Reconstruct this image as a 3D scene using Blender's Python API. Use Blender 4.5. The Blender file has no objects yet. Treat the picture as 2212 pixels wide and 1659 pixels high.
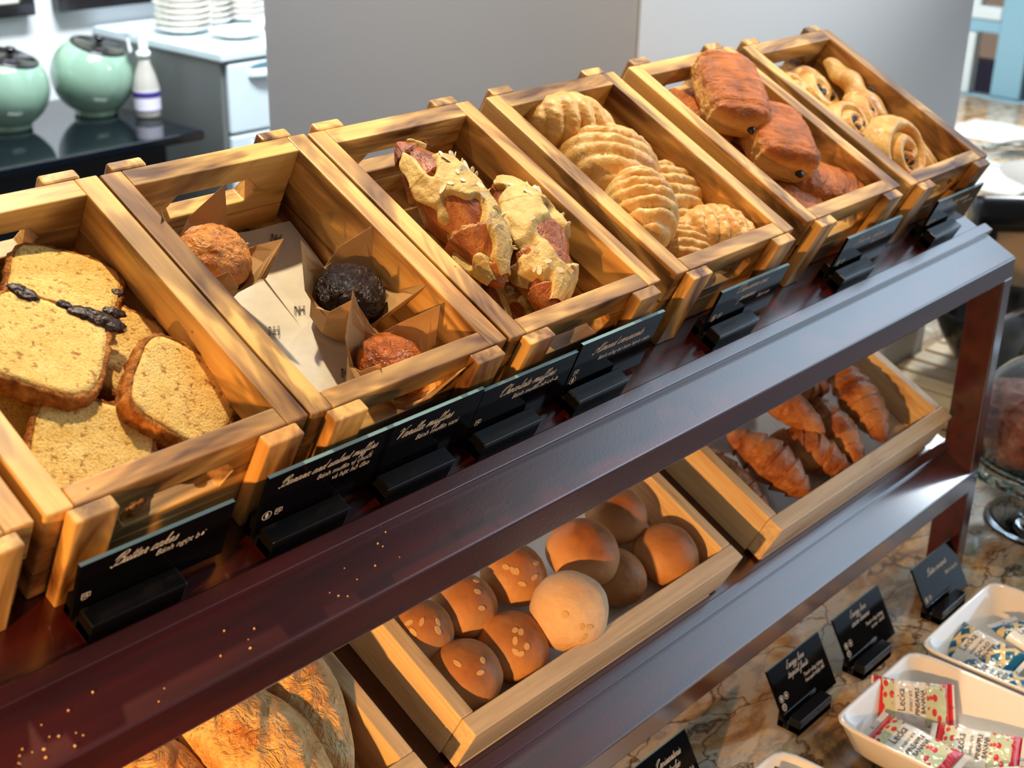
import bpy, bmesh, math, random
from mathutils import Vector, Matrix, noise
random.seed(7)
C = bpy.context.scene.collection
sc = bpy.context.scene
PI = math.pi
R = math.radians
CZ0 = -.585

# ---------------------------------------------------------------- camera
cam = bpy.data.cameras.new('camera'); camo = bpy.data.objects.new('camera', cam); C.objects.link(camo)
YAW, PIT, ROLL = -0.8491688, -0.4089635, 0.0226514
camo.matrix_world = (Matrix.Translation((-0.5497123, -0.6651938, 0.3958975)) @ Matrix.Rotation(YAW, 4, 'Z')
                     @ Matrix.Rotation(PI/2 + PIT, 4, 'X') @ Matrix.Rotation(ROLL, 4, 'Z'))
cam.sensor_width = 36; cam.lens = 2965.45/2212*36
cam.clip_start = .02; cam.clip_end = 60
cam.dof.use_dof = True; cam.dof.focus_distance = 1.12; cam.dof.aperture_fstop = 9
sc.camera = camo

# ---------------------------------------------------------------- world: dim warm room, bright cool windows to the right
sc.view_settings.view_transform = 'Standard'; sc.view_settings.look = 'None'
sc.view_settings.gamma = 1; sc.view_settings.use_curve_mapping = False
sc.view_settings.exposure = 0.0
w = bpy.data.worlds.new('World'); sc.world = w; w.use_nodes = True
wn = w.node_tree; wn.nodes.clear()
def N(t, ty, **k):
    n = t.nodes.new(ty)
    for a, b in k.items():
        if a.startswith('i_'): n.inputs[a[2:].replace('_', ' ')].default_value = b
        else: setattr(n, a, b)
    return n
def lobe(dirv, lo, hi, col):
    tc = N(wn, 'ShaderNodeTexCoord')
    nm = N(wn, 'ShaderNodeVectorMath', operation='NORMALIZE'); wn.links.new(tc.outputs['Generated'], nm.inputs[0])
    dp = N(wn, 'ShaderNodeVectorMath', operation='DOT_PRODUCT'); wn.links.new(nm.outputs[0], dp.inputs[0])
    dp.inputs[1].default_value = Vector(dirv).normalized()
    mr = N(wn, 'ShaderNodeMapRange'); mr.interpolation_type = 'SMOOTHSTEP'
    wn.links.new(dp.outputs['Value'], mr.inputs['Value'])
    mr.inputs['From Min'].default_value = lo; mr.inputs['From Max'].default_value = hi
    mx = N(wn, 'ShaderNodeMix', data_type='RGBA'); wn.links.new(mr.outputs[0], mx.inputs['Factor'])
    mx.inputs['A'].default_value = (0, 0, 0, 1); mx.inputs['B'].default_value = (*col, 1)
    return mx.outputs['Result']
def addc(a, b):
    m = N(wn, 'ShaderNodeMix', data_type='RGBA', blend_type='ADD'); m.inputs['Factor'].default_value = 1
    m.clamp_result = False
    wn.links.new(a, m.inputs['A']); wn.links.new(b, m.inputs['B']); return m.outputs['Result']
base = N(wn, 'ShaderNodeRGB'); base.outputs[0].default_value = (.055, .050, .048, 1)
WIN = lobe((.90, -.22, .27), .82, .95, (2.1, 2.8, 3.5))
FRONT_FILL = lobe((.35, -.9, .30), .35, .95, (.12, .13, .14))  # soft fill added from the front, not a window
WARM = lobe((-.95, .1, .15), .35, .95, (.36, .31, .27))
s = addc(addc(addc(base.outputs[0], WIN), FRONT_FILL), WARM)
bg = N(wn, 'ShaderNodeBackground'); wo = N(wn, 'ShaderNodeOutputWorld')
wn.links.new(s, bg.inputs['Color']); wn.links.new(bg.outputs[0], wo.inputs['Surface'])

def aim(o, loc, tgt):
    d = Vector(tgt) - Vector(loc)
    o.matrix_world = Matrix.Translation(loc) @ d.to_track_quat('-Z', 'Y').to_matrix().to_4x4()
def spot(name, loc, tgt, power, col, cone, rad, blend=.4):
    l = bpy.data.lights.new(name, 'SPOT'); l.energy = power; l.color = col
    l.spot_size = R(cone); l.spot_blend = blend; l.shadow_soft_size = rad
    o = bpy.data.objects.new(name, l); C.objects.link(o); aim(o, loc, tgt); return o
spot('ceiling_and_fill_spot', (.20, .42, 1.15), (-.02, .06, -.1), 74, (1.0, .80, .50), 52, .018, .9)
spot('ceiling_and_fill_spot', (.80, .35, 1.15), (.60, .08, -.1), 58, (1.0, .87, .68), 50, .018, .9)
def area(name, loc, tgt, power, col, sx, sy):
    l = bpy.data.lights.new(name, 'AREA'); l.energy = power; l.color = col; l.shape = 'RECTANGLE'; l.size = sx; l.size_y = sy
    o = bpy.data.objects.new(name, l); C.objects.link(o); aim(o, loc, tgt); return o
area('back_wall_fill', (1.2, 1.25, 1.9), (1.35, 2.6, .0), 190, (.90, .96, 1.0), 1.4, .5)  # out-of-view area light added to brighten the back wall
spot('low_sun_lamp', (-1.35, -.46, .10), (.06, -.10, -.44), 150, (1.0, .50, .15), 46, .025, .8)
spot('ceiling_and_fill_spot', (1.55, -.35, 1.9), (1.05, -.15, CZ0), 55, (1.0, .88, .70), 50, .03, .9)  # fill spot added above to brighten the right counter and dishes

spot('window_and_fill_daylight', (4.15, .9, 1.4), (3.0, .72, -.6), 320, (.92, .98, 1.0), 75, .12, .9)
spot('window_and_fill_daylight', (3.3, -.45, 1.0), (1.75, .22, -.5), 90, (.90, .97, 1.0), 32, .10, .8)  # added cool fill for the slatted board and column foot, no window here

spot('window_and_fill_daylight', (2.9, -1.7, 1.9), (1.30, .37, .80), 620, (.92, .97, 1.0), 36, .15, 1.0)  # added cool fill aimed at the column's front face, no window here
spot('ceiling_and_fill_spot', (-1.3, .85, 1.5), (.84, .72, .62), 75, (1.0, .88, .76), 36, .12, 1.0)  # warm fill added to lift the column's left face

# ---------------------------------------------------------------- frames and helpers
TH = 0.476712
T = Matrix.Rotation(TH, 4, 'X')            # shelf frame: x along rack, y up the slope, z off the shelf
SH, SL = -.085, -.3475                      # upper and lower shelf surfaces in that frame
def tilt(u, v, n, yaw=0, pitch=0, roll=0):
    return T @ Matrix.Translation((u, v, n)) @ Matrix.Rotation(R(yaw), 4, 'Z') @ Matrix.Rotation(R(pitch), 4, 'Y') @ Matrix.Rotation(R(roll), 4, 'X')
def wrl(x, y, z, yaw=0, pitch=0, roll=0):
    return Matrix.Translation((x, y, z)) @ Matrix.Rotation(R(yaw), 4, 'Z') @ Matrix.Rotation(R(pitch), 4, 'Y') @ Matrix.Rotation(R(roll), 4, 'X')

def tag(o, label=None, cat=None, group=None, kind=None):
    if label: o['label'] = label
    if cat: o['category'] = cat
    if group: o['group'] = group
    if kind: o['kind'] = kind
    return o
def thing(name, label, cat, M, group=None):
    o = bpy.data.objects.new(name, None); C.objects.link(o); o.empty_display_size = .02
    o.matrix_world = M; return tag(o, label, cat, group)
def add(name, me, mat=None, parent=None, M=None, bevel=0, smooth=False, sub=0):
    o = bpy.data.objects.new(name, me); C.objects.link(o)
    if mat is not None:
        me.materials.clear()
        for m in (mat if isinstance(mat, (list, tuple)) else [mat]): me.materials.append(m)
    if parent is not None: o.parent = parent
    if M is not None: o.matrix_local = M
    if smooth:
        me.polygons.foreach_set('use_smooth', [True]*len(me.polygons))
    if bevel:
        b = o.modifiers.new('bevel', 'BEVEL'); b.width = bevel; b.segments = 2; b.limit_method = 'ANGLE'
    if sub:
        b = o.modifiers.new('sub', 'SUBSURF'); b.levels = sub; b.render_levels = sub
    return o
def dup(root, M, label=None, group=None):
    r = root.copy(); C.objects.link(r); r.matrix_world = M
    if label: r['label'] = label
    if group: r['group'] = group
    for ch in list(root.children):
        c = ch.copy(); C.objects.link(c); c.parent = r
        for g in ch.children:
            d = g.copy(); C.objects.link(d); d.parent = c
    return r
class MB:
    def __init__(s): s.v = []; s.f = []
    def box(s, x0, x1, y0, y1, z0, z1):
        n = len(s.v)
        s.v += [(x, y, z) for z in (z0, z1) for y in (y0, y1) for x in (x0, x1)]
        s.f += [tuple(n+i for i in q) for q in ((0,2,3,1),(4,5,7,6),(0,1,5,4),(2,6,7,3),(0,4,6,2),(1,3,7,5))]
        return s
    def prism(s, pts, lo, hi, axis=1):      # pts: 2D outline, extruded along axis
        n = len(s.v); k = len(pts)
        for h in (lo, hi):
            for a, b in pts:
                s.v.append({0: (h, a, b), 1: (a, h, b), 2: (a, b, h)}[axis])
        s.f.append(tuple(range(n, n+k))); s.f.append(tuple(range(n+2*k-1, n+k-1, -1)))
        for i in range(k):
            j = (i+1) % k; s.f.append((n+i, n+k+i, n+k+j, n+j))
        return s
    def grid(s, fn, nu, nv, wrap=False, cap0=False, cap1=False):
        n = len(s.v); cols = nu if wrap else nu+1
        for j in range(nv+1):
            for i in range(cols): s.v.append(tuple(fn(i/nu, j/nv)))
        for j in range(nv):
            for i in range(nu):
                a = n+j*cols+i; b = n+j*cols+(i+1) % cols
                s.f.append((a, b, b+cols, a+cols))
        if cap0: s.f.append(tuple(n+i for i in range(cols))[::-1])
        if cap1: s.f.append(tuple(n+nv*cols+i for i in range(cols)))
        return s
    def lathe(s, prof, seg=40, M=Matrix()):
        k = len(prof)-1
        def fn(u, v):
            r, z = prof[round(v*k)]; a = u*2*PI
            return M @ Vector((r*math.cos(a), r*math.sin(a), z))
        return s.grid(fn, seg, k, True, prof[0][0] > 1e-6, prof[-1][0] > 1e-6)
    def me(s, name='m'):
        m = bpy.data.meshes.new(name); m.from_pydata(s.v, [], s.f); m.update()
        b = bmesh.new(); b.from_mesh(m); bmesh.ops.recalc_face_normals(b, faces=b.faces); b.to_mesh(m); b.free()
        return m
def nz(p, s=1.0, o=3, off=0.0):
    return noise.fractal(Vector(p)*s + Vector((off, off*1.7, off*.3)), 1.0, 2.0, o)

# ---------------------------------------------------------------- materials
def mat(name):
    m = bpy.data.materials.new(name); m.use_nodes = True
    t = m.node_tree; return m, t, t.nodes['Principled BSDF']
def lin(c):
    return tuple(((x/255)/12.92 if x/255 <= .04045 else ((x/255+.055)/1.055)**2.4) for x in c) + (1,)
def plain(name, col, rough=.5, metal=0, **k):
    m, t, b = mat(name); b.inputs['Base Color'].default_value = lin(col)
    b.inputs['Roughness'].default_value = rough; b.inputs['Metallic'].default_value = metal
    for a, v in k.items(): b.inputs[a.replace('_', ' ')].default_value = v
    return m
def ramp(t, fac, stops, interp='LINEAR'):
    r = N(t, 'ShaderNodeValToRGB'); t.links.new(fac, r.inputs[0]); r.color_ramp.interpolation = interp
    e = r.color_ramp.elements
    while len(e) < len(stops): e.new(.5)
    for el, (p, c) in zip(e, stops): el.position = p; el.color = c if len(c) == 4 else lin(c)
    return r.outputs[0]
def coords(t, scale=(1, 1, 1), rnd=True):
    tc = N(t, 'ShaderNodeTexCoord'); mp = N(t, 'ShaderNodeMapping'); mp.inputs['Scale'].default_value = scale
    t.links.new(tc.outputs['Object'], mp.inputs['Vector'])
    if rnd:
        oi = N(t, 'ShaderNodeObjectInfo'); mu = N(t, 'ShaderNodeMath', operation='MULTIPLY')
        mu.inputs[1].default_value = 37; t.links.new(oi.outputs['Random'], mu.inputs[0])
        cx = N(t, 'ShaderNodeCombineXYZ')
        for i in range(3): t.links.new(mu.outputs[0], cx.inputs[i])
        t.links.new(cx.outputs[0], mp.inputs['Location'])
    return mp.outputs[0]
def noi(t, vec, scale, detail=3, rough=.5, dist=0):
    n = N(t, 'ShaderNodeTexNoise'); n.inputs['Scale'].default_value = scale
    n.inputs['Detail'].default_value = detail; n.inputs['Roughness'].default_value = rough
    n.inputs['Distortion'].default_value = dist; t.links.new(vec, n.inputs['Vector']); return n.outputs[0]
def mixc(t, fac, a, b, mode='MIX'):
    m = N(t, 'ShaderNodeMix', data_type='RGBA', blend_type=mode)
    for s_, v in (('Factor', fac), ('A', a), ('B', b)):
        if isinstance(v, (float, int)): m.inputs[s_].default_value = v
        elif isinstance(v, tuple): m.inputs[s_].default_value = v if len(v) == 4 else lin(v)
        else: t.links.new(v, m.inputs[s_])
    return m.outputs['Result']
def bump(t, b, h, strength=.3, dist=.001):
    n = N(t, 'ShaderNodeBump'); n.inputs['Strength'].default_value = strength; n.inputs['Distance'].default_value = dist
    t.links.new(h, n.inputs['Height']); t.links.new(n.outputs[0], b.inputs['Normal'])

def wood(name, axis, light, dark, burnt, amount=.55, rough=.42):
    m, t, b = mat(name)
    st = [9, 9, 9]; st[axis] = 1.3
    v = coords(t, tuple(st)); n1 = noi(t, v, 2.2, 4, .55, .8)
    c = ramp(t, n1, [(.32, dark), (.5, light), (.7, tuple(int(.92*x) for x in light))])
    sf = [160, 160, 160]; sf[axis] = 7
    vf = coords(t, tuple(sf)); nf = noi(t, vf, 1.3, 3)
    c = mixc(t, .22, c, ramp(t, nf, [(.35, (150, 120, 90)), (.6, (255, 255, 255))]), 'MULTIPLY')
    sb = [15, 15, 15]; sb[axis] = 3.6
    vb = coords(t, tuple(sb)); nb = noi(t, vb, 1.35, 3, .62, 1.0)
    c = mixc(t, ramp(t, nb, [(amount-.07, (0, 0, 0, 1)), (amount, (.5, .5, .5, 1)), (min(amount+.16, .99), (1, 1, 1, 1))]), c, burnt)
    vk = coords(t, (9, 9, 9)); vo = N(t, 'ShaderNodeTexVoronoi'); vo.inputs['Scale'].default_value = 3.4; t.links.new(vk, vo.inputs['Vector'])
    c = mixc(t, ramp(t, vo.outputs['Distance'], [(.0, (1, 1, 1, 1)), (.05, (0, 0, 0, 1))]), c, (80, 45, 22))
    t.links.new(c, b.inputs['Base Color']); b.inputs['Roughness'].default_value = rough
    bump(t, b, nf, .35, .0006)
    return m
LT, DK, BU = (240, 188, 106), (212, 150, 76), (84, 43, 18)
CW = [wood('scorched_pine_%s' % 'xyz'[i], i, LT, DK, BU, .515) for i in range(3)]
PW_ = [wood('pale_pine_%s' % 'xyz'[i], i, (238, 208, 158), (222, 184, 128), (178, 126, 72), .66, .38) for i in range(3)]

def mahogany():
    m, t, b = mat('dark_mahogany_lacquer')
    v = coords(t, (3, 30, 30), False); n = noi(t, v, 2, 3)
    c = ramp(t, n, [(.3, (44, 10, 8)), (.7, (74, 19, 14))]); t.links.new(c, b.inputs['Base Color'])
    b.inputs['Roughness'].default_value = .24; b.inputs['Specular IOR Level'].default_value = .62
    b.inputs['Coat Weight'].default_value = .8; b.inputs['Coat IOR'].default_value = 1.6; b.inputs['Coat Roughness'].default_value = .16
    v2 = coords(t, (1, 1, 1), False); n2 = noi(t, v2, 420, 2); bump(t, b, n2, .2, .0004)
    return m
MAH = mahogany()

def crumbm(name, c1, c2, pore):
    m, t, b = mat(name); v = coords(t); n1 = noi(t, v, 55, 4)
    c = ramp(t, n1, [(.3, c1), (.7, c2)])
    vo = N(t, 'ShaderNodeTexVoronoi'); vo.inputs['Scale'].default_value = 260
    nd = N(t, 'ShaderNodeVectorMath', operation='ADD'); t.links.new(v, nd.inputs[0])
    t.links.new(vo.outputs['Distance'], N(t, 'ShaderNodeMath').inputs[0])
    t.links.new(nd.outputs[0], vo.inputs['Vector'])
    n2 = noi(t, v, 190, 3, .6)
    msk = ramp(t, n2, [(.33, (1, 1, 1, 1)), (.43, (0, 0, 0, 1))])
    c = mixc(t, msk, c, pore)
    n3 = noi(t, v, 620, 2)
    c = mixc(t, .4, c, ramp(t, n3, [(.3, (170, 140, 90)), (.6, (255, 255, 255))]), 'MULTIPLY')
    t.links.new(c, b.inputs['Base Color']); b.inputs['Roughness'].default_value = .85
    ad = N(t, 'ShaderNodeMath', operation='ADD'); t.links.new(n2, ad.inputs[0]); t.links.new(n3, ad.inputs[1])
    bump(t, b, ad.outputs[0], .7, .0016)
    b.inputs['Subsurface Weight'].default_value = .12; b.inputs['Subsurface Radius'].default_value = (.006, .003, .001)
    b.inputs['Subsurface Scale'].default_value = .5
    return m
CRUMB = crumbm('cake_crumb', (236, 190, 100), (246, 210, 128), (176, 118, 46))
def baked(name, stops, nscale=26, rough=.4, fine=300, bstr=.5, bdist=.0012, spec=.5, top=None, stretch=(1, 1, 1), flake=1.0):
    """stops: noise ramp; top: colour the oven gives the upper side (by height in the item's own frame)"""
    m, t, b = mat(name); v = coords(t, stretch); n1 = noi(t, v, nscale, 5, .6, .4)
    c = ramp(t, n1, stops)
    if top:
        tc = N(t, 'ShaderNodeTexCoord'); sp = N(t, 'ShaderNodeSeparateXYZ'); t.links.new(tc.outputs['Object'], sp.inputs[0])
        col, lo, hi = top
        ad = N(t, 'ShaderNodeMath', operation='MULTIPLY_ADD'); t.links.new(n1, ad.inputs[0]); ad.inputs[1].default_value = (hi-lo)*1.2
        t.links.new(sp.outputs['Z'], ad.inputs[2])
        mr = N(t, 'ShaderNodeMapRange'); t.links.new(ad.outputs[0], mr.inputs['Value'])
        mr.inputs['From Min'].default_value = lo+(hi-lo)*.5; mr.inputs['From Max'].default_value = hi+(hi-lo)*.5
        n4 = noi(t, coords(t), nscale*1.6, 3)
        c = mixc(t, mr.outputs[0], c, ramp(t, n4, [(.3, col), (.7, tuple(int(.72*x) for x in col))]))
    nf = noi(t, v, fine, 3, .6); nm_ = noi(t, v, fine*.28, 4, .65, 1.5)
    ad2 = N(t, 'ShaderNodeMath', operation='MULTIPLY_ADD'); t.links.new(nm_, ad2.inputs[0]); ad2.inputs[1].default_value = flake; t.links.new(nf, ad2.inputs[2])
    t.links.new(c, b.inputs['Base Color']); b.inputs['Roughness'].default_value = rough
    b.inputs['Specular IOR Level'].default_value = spec
    bump(t, b, ad2.outputs[0], bstr, bdist); return m
CRUST = baked('cake_crust', [(.3, (120, 64, 24)), (.5, (174, 106, 46)), (.7, (212, 148, 76))], 120, .85, 420, 1, .003, spec=.2)
FRUIT = baked('dark_fruit', [(.3, (22, 9, 8)), (.7, (58, 26, 16))], 160, .38, 300, .8, .0015)
MUFA = baked('vanilla_muffin_top', [(.3, (190, 102, 34)), (.6, (230, 148, 62))], 60, .3, 420, .9, .002, flake=3)
MUFB = baked('chocolate_muffin_top', [(.3, (26, 12, 8)), (.7, (52, 25, 15))], 90, .28, 300, 1, .004, flake=3)
MUFC = baked('banana_muffin_top', [(.3, (140, 64, 14)), (.6, (206, 110, 32))], 70, .18, 300, 1, .003, flake=3)
ALMC = baked('dark_croissant_crust', [(.3, (96, 42, 12)), (.55, (164, 88, 32)), (.75, (204, 132, 62))], 40, .38, 200, .9, .0016, spec=.4, stretch=(.35, 1, 1), flake=3)
GLZ = baked('almond_cream', [(.3, (180, 142, 72)), (.7, (212, 180, 108))], 70, .6, 420, .8, .0012, flake=.6)
FLK = plain('almond_flake', (240, 222, 186), .5)
PUFF = baked('puff_pastry', [(.3, (206, 142, 62)), (.55, (230, 178, 96)), (.8, (240, 204, 136))], 60, .4, 260, .6, .0012)
PUFFP = baked('pale_puff_edge', [(.3, (214, 190, 140)), (.7, (240, 224, 180))], 90, .6, 300, .8, .0015)
PAIN = baked('chocolate_roll_crust', [(.3, (236, 188, 108)), (.7, (224, 156, 80))], 30, .42, 260, .9, .0018, spec=.35, top=((196, 108, 42), .002, .018), stretch=(1, .4, 1), flake=3)
CHOC = plain('chocolate', (26, 16, 14), .35)
DANI = baked('danish_dough', [(.32, (206, 132, 58)), (.5, (232, 180, 96)), (.68, (242, 210, 134))], 38, .35, 260, .5, .001)
CUST = plain('custard', (236, 214, 128), .35)
BUN = baked('bun_crust', [(.3, (196, 136, 84)), (.7, (226, 176, 120))], 22, .5, 180, .45, .0012, spec=.3, top=((186, 112, 58), .010, .034))
OAT = plain('oat_flake', (216, 176, 118), .7)
CROI = baked('croissant_crust', [(.3, (122, 62, 28)), (.5, (180, 112, 60)), (.75, (214, 160, 104))], 34, .36, 200, .9, .0016, spec=.35, stretch=(1, .4, 1), flake=2.5)
BAG = baked('baguette_crust', [(.32, (206, 130, 64)), (.5, (236, 184, 112)), (.7, (248, 220, 166))], 26, .55, 150, .9, .003, flake=4)

def paper(name, col, rough=.7, trans=.25):
    m, t, b = mat(name); v = coords(t); n = noi(t, v, 26, 5, .6)
    c = ramp(t, n, [(.3, tuple(int(.9*x) for x in col)), (.7, col)]); t.links.new(c, b.inputs['Base Color'])
    b.inputs['Roughness'].default_value = rough; bump(t, b, n, .3, .001)
    tr = N(t, 'ShaderNodeBsdfTranslucent'); t.links.new(c, tr.inputs['Color'])
    ms = N(t, 'ShaderNodeMixShader'); ms.inputs[0].default_value = trans
    t.links.new(b.outputs[0], ms.inputs[1]); t.links.new(tr.outputs[0], ms.inputs[2])
    t.links.new(ms.outputs[0], t.nodes['Material Output'].inputs[0]); return m
KRAFT = paper('kraft_paper', (206, 164, 108)); WPAP = paper('white_paper', (240, 234, 222), .6, .1)
INK = plain('dark_ink', (38, 30, 34), .6)
BLK = plain('black_acrylic', (9, 9, 11), .1); BLK.node_tree.nodes['Principled BSDF'].inputs['Specular IOR Level'].default_value = .09; EDGE = plain('acrylic_edge', (120, 158, 168), .25)
HOLD = plain('black_holder', (10, 11, 13), .2)
WTXT = plain('white_lettering', (232, 222, 205), .6)
PORC = plain('white_porcelain', (240, 236, 228), .12); PORC.node_tree.nodes['Principled BSDF'].inputs['Coat Weight'].default_value = .5
def granite():
    m, t, b = mat('marbled_granite'); v = coords(t, (1, 1.6, 1), False)
    n1 = noi(t, v, 5, 6, .62, 1.6)
    c = ramp(t, n1, [(.28, (96, 74, 56)), (.42, (186, 146, 96)), (.5, (206, 188, 160)), (.58, (196, 190, 180)), (.72, (216, 168, 100))])
    n2 = noi(t, v, 26, 5, .65, 1.2)
    c = mixc(t, .55, c, ramp(t, n2, [(.35, (130, 110, 90)), (.5, (225, 215, 200)), (.65, (250, 230, 190))]), 'MULTIPLY')
    vo = N(t, 'ShaderNodeTexVoronoi', feature='DISTANCE_TO_EDGE'); vo.inputs['Scale'].default_value = 9
    ad = N(t, 'ShaderNodeVectorMath', operation='ADD'); t.links.new(v, ad.inputs[0])
    nc = N(t, 'ShaderNodeTexNoise'); nc.inputs['Scale'].default_value = 9; nc.inputs['Detail'].default_value = 4; t.links.new(v, nc.inputs['Vector'])
    sc_ = N(t, 'ShaderNodeVectorMath', operation='SCALE'); sc_.inputs['Scale'].default_value = .22; t.links.new(nc.outputs['Color'], sc_.inputs[0])
    t.links.new(sc_.outputs[0], ad.inputs[1]); t.links.new(ad.outputs[0], vo.inputs['Vector'])
    c = mixc(t, ramp(t, vo.outputs[0], [(0, (1, 1, 1, 1)), (.035, (0, 0, 0, 1))]), c, (84, 56, 32))
    t.links.new(c, b.inputs['Base Color']); b.inputs['Roughness'].default_value = .13; b.inputs['Specular IOR Level'].default_value = .55
    return m
GRAN = granite()
def glass(name='clear_glass', tint=(1, 1, 1, 1)):
    m, t, b = mat(name); b.inputs['Base Color'].default_value = tint
    b.inputs['Transmission Weight'].default_value = 1; b.inputs['Roughness'].default_value = .02; b.inputs['IOR'].default_value = 1.45
    return m
GLASS = glass(tint=(.93, .98, 1, 1))
CELA = plain('celadon_glaze', (134, 166, 146), .1); CELA.node_tree.nodes['Principled BSDF'].inputs['Coat Weight'].default_value = .6
BGLS = plain('black_gloss', (22, 18, 22), .12)
SIDEB = plain('black_glass_top', (14, 20, 26), .07)
SIDEC = plain('black_cabinet', (12, 15, 22), .4)
PLAS = plain('pale_plastic', (214, 230, 238), .35); PLASD = plain('grey_panel', (104, 108, 106), .45)
STEEL = plain('brushed_steel', (150, 152, 150), .28, 1)
WHT = plain('white_plaster', (226, 228, 232), .8)
COLM = plain('painted_column', (205, 208, 210), .75)

# ---------------------------------------------------------------- setting
def struct(name, mb, m, **k):
    return tag(add(name, mb.me(name), m, **k), kind='structure')
CZ = -.585
struct('floor', MB().box(-3, 7, -3, 4.5, -1.55, -1.5), plain('dark_floor', (60, 52, 46), .5))
struct('wall_back', MB().box(-3, 7, 2.66, 2.76, -1.5, 1.6), WHT)
struct('column', MB().box(.843, 1.815, .366, 1.10, CZ, 3.2), COLM, bevel=.004)
t = thing('countertop', 'brown and grey marbled stone countertop under the pastry rack', 'countertop', Matrix())
cm = MB().prism([(-1.4, -.42), (4.26, -.42), (4.26, 1.62), (1.83, 1.62), (1.83, .36), (-1.4, .36)], CZ-.04, CZ, 2)
add('stone_slab', cm.me(), GRAN, t, bevel=.003)
add('cabinet_front', MB().box(-1.38, 4.24, -.38, .34, -1.5, CZ-.04).me(), plain('counter_cabinet', (58, 34, 24), .5), t)
# window wall at the far right end of the counter
LB = plain('pale_blue_paint', (150, 196, 214), .4); LBW = plain('white_paint', (235, 245, 245), .4)
win = tag(bpy.data.objects.new('window_1', None), kind='structure'); C.objects.link(win)
X = 4.30
add('frame', MB().box(X, X+.05, 1.235, 1.345, CZ, 1.3).box(X+.005, X+.045, 1.345, 1.50, -.368, -.322).box(X, X+.05, .72, .80, CZ, 1.3).box(X, X+.06, .80, 1.62, -.70, CZ-.002).me(), LB, win, bevel=.006)
add('frame', MB().box(X-.004, X+.05, 1.425, 1.50, CZ, -.37).box(X-.004, X+.05, 1.345, 1.50, -.32, -.275).box(X-.004, X+.05, 1.425, 1.50, -.275, 1.3).me(), LBW, win, bevel=.004)
pm, pt, pb = mat('thin_window_glass'); pb.inputs['Base Color'].default_value = (1, 1, 1, 1); pb.inputs['Transmission Weight'].default_value = 1; pb.inputs['IOR'].default_value = 1.02; pb.inputs['Roughness'].default_value = 0
add('pane', MB().box(X+.02, X+.024, 1.345, 1.425, CZ, 1.3).me(), pm, win)
add('pane', MB().box(X+.02, X+.024, .80, 1.235, CZ, 1.3).me(), pm, win)
struct('wall_outside', MB().box(5.6, 5.7, -1.5, 3, -.70, 2), plain('beige_outer_wall', (186, 158, 136), .8))
struct('trim_1', MB().box(5.5, 5.6, -1.5, 3, -1.5, -.68), plain('dark_plinth', (44, 40, 62), .6))

# ---------------------------------------------------------------- rack
rack = thing('display_rack', 'dark mahogany two-tier pastry rack with sloping shelves on stone countertop', 'rack', Matrix())
def tb(name, x0, x1, v0, v1, n0, n1, m=MAH, bev=.0015, par=None):
    return add(name, MB().box(x0, x1, v0, v1, n0, n1).me(), m, par or rack, M=T.copy(), bevel=bev)
XL, XR = -.62, 1.0855
ys, zs = -.054, None
def front_rail(v, n):         # front rail: top in shelf plane, front face plumb
    p = T @ Vector((0, v, n)); q = T @ Vector((0, v+.05, n))
    pts = [(p.y, p.z), (q.y, q.z), (q.y, q.z-.02), (p.y+.03, p.z-.027), (p.y, p.z-.027)]
    add('front_rail', MB().prism(pts, XL, XR, 0).me(), MAH, rack, bevel=.0018)
for v0, n in ((-.105, SH), (-.2402, SL)):
    front_rail(v0, n)
    d = 0 if n == SH else -.135
    tb('shelf_board', XL, XR-.001, -.0545+d, .262+d, n-.018, n)
    tb('retaining_strip', XL, XR+.002, -.0605+d, -.0540+d-.0, n-.002, n+.008, bev=.001) if False else tb('retaining_strip', XL, XR+.003, -.061+d, -.0475+d, n-.001, n+.008, bev=.0012)
    tb('end_rail', XR-.025, XR+.0, -.10+d, .262+d, n-.034, n-.0185)
    tb('end_rail', XL, XL+.025, -.10+d, .262+d, n-.034, n-.0185)
for x in (XL, XR-.0215):
    add('post', MB().box(x, x+.025, -.0532, -.010, CZ, -.150).me(), MAH, rack, bevel=.002)
for x in (XL, XR-.0215):
    add('post', MB().box(x, x+.025, .170, .214, CZ, -.036).me(), MAH, rack, bevel=.002)

# ---------------------------------------------------------------- crates of the upper tier
CWD, CL = .200, .2673
def crate_parts(t):
    hx = [(.056, .0535), (.063, .064), (.137, .064), (.146, .0535)]
    lo_ = [(.056, .0535), (.063, .040), (.137, .040), (.146, .0535)]
    for nm, y0, y1 in (('front_panel', 0, .0163), ('back_panel', CL-.0190, CL)):
        b = MB()
        b.prism([(.0192, .0538), hx[0], hx[1], hx[2], hx[3], (.1808, .0538), (.1808, .085), (.0192, .085)], y0, y1, 1)
        b.prism([(.0192, .0532), (lo_[0][0], .0532), lo_[1], lo_[2], (lo_[3][0], .0532), (.1808, .0532), (.1808, .028), (.0192, .028)], y0+.001, y1-.001, 1)
        b.box(.0192, .1808, y0+.001, y1-.001, .002, .0272)
        add(nm, b.me(), CW[0], t, bevel=.0012)
    for x0, x1, xi0, xi1 in ((0, .0192, .001, .014), (.1808, .2, .186, .199)):
        b = MB().box(x0, x1, 0, CL, .049, .085).box(xi0, xi1, .001, CL-.001, .025, .047).box(xi0, xi1, .001, CL-.001, .001, .0235)
        add('side_panel', b.me(), CW[1], t, bevel=.0014)
    for x in (.0125, .1565):
        add('batten', MB().box(x, x+.031, -.012, -.0006, .0, .0845).me(), CW[2], t, bevel=.0014)
        add('batten', MB().box(x, x+.031, CL+.0006, CL+.0115, .0, .0850).me(), CW[2], t, bevel=.0022)
    add('floor_panel', MB().box(.002, .198, .002, CL-.002, .0, .006).me(), CW[1], t)
    return t
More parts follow.
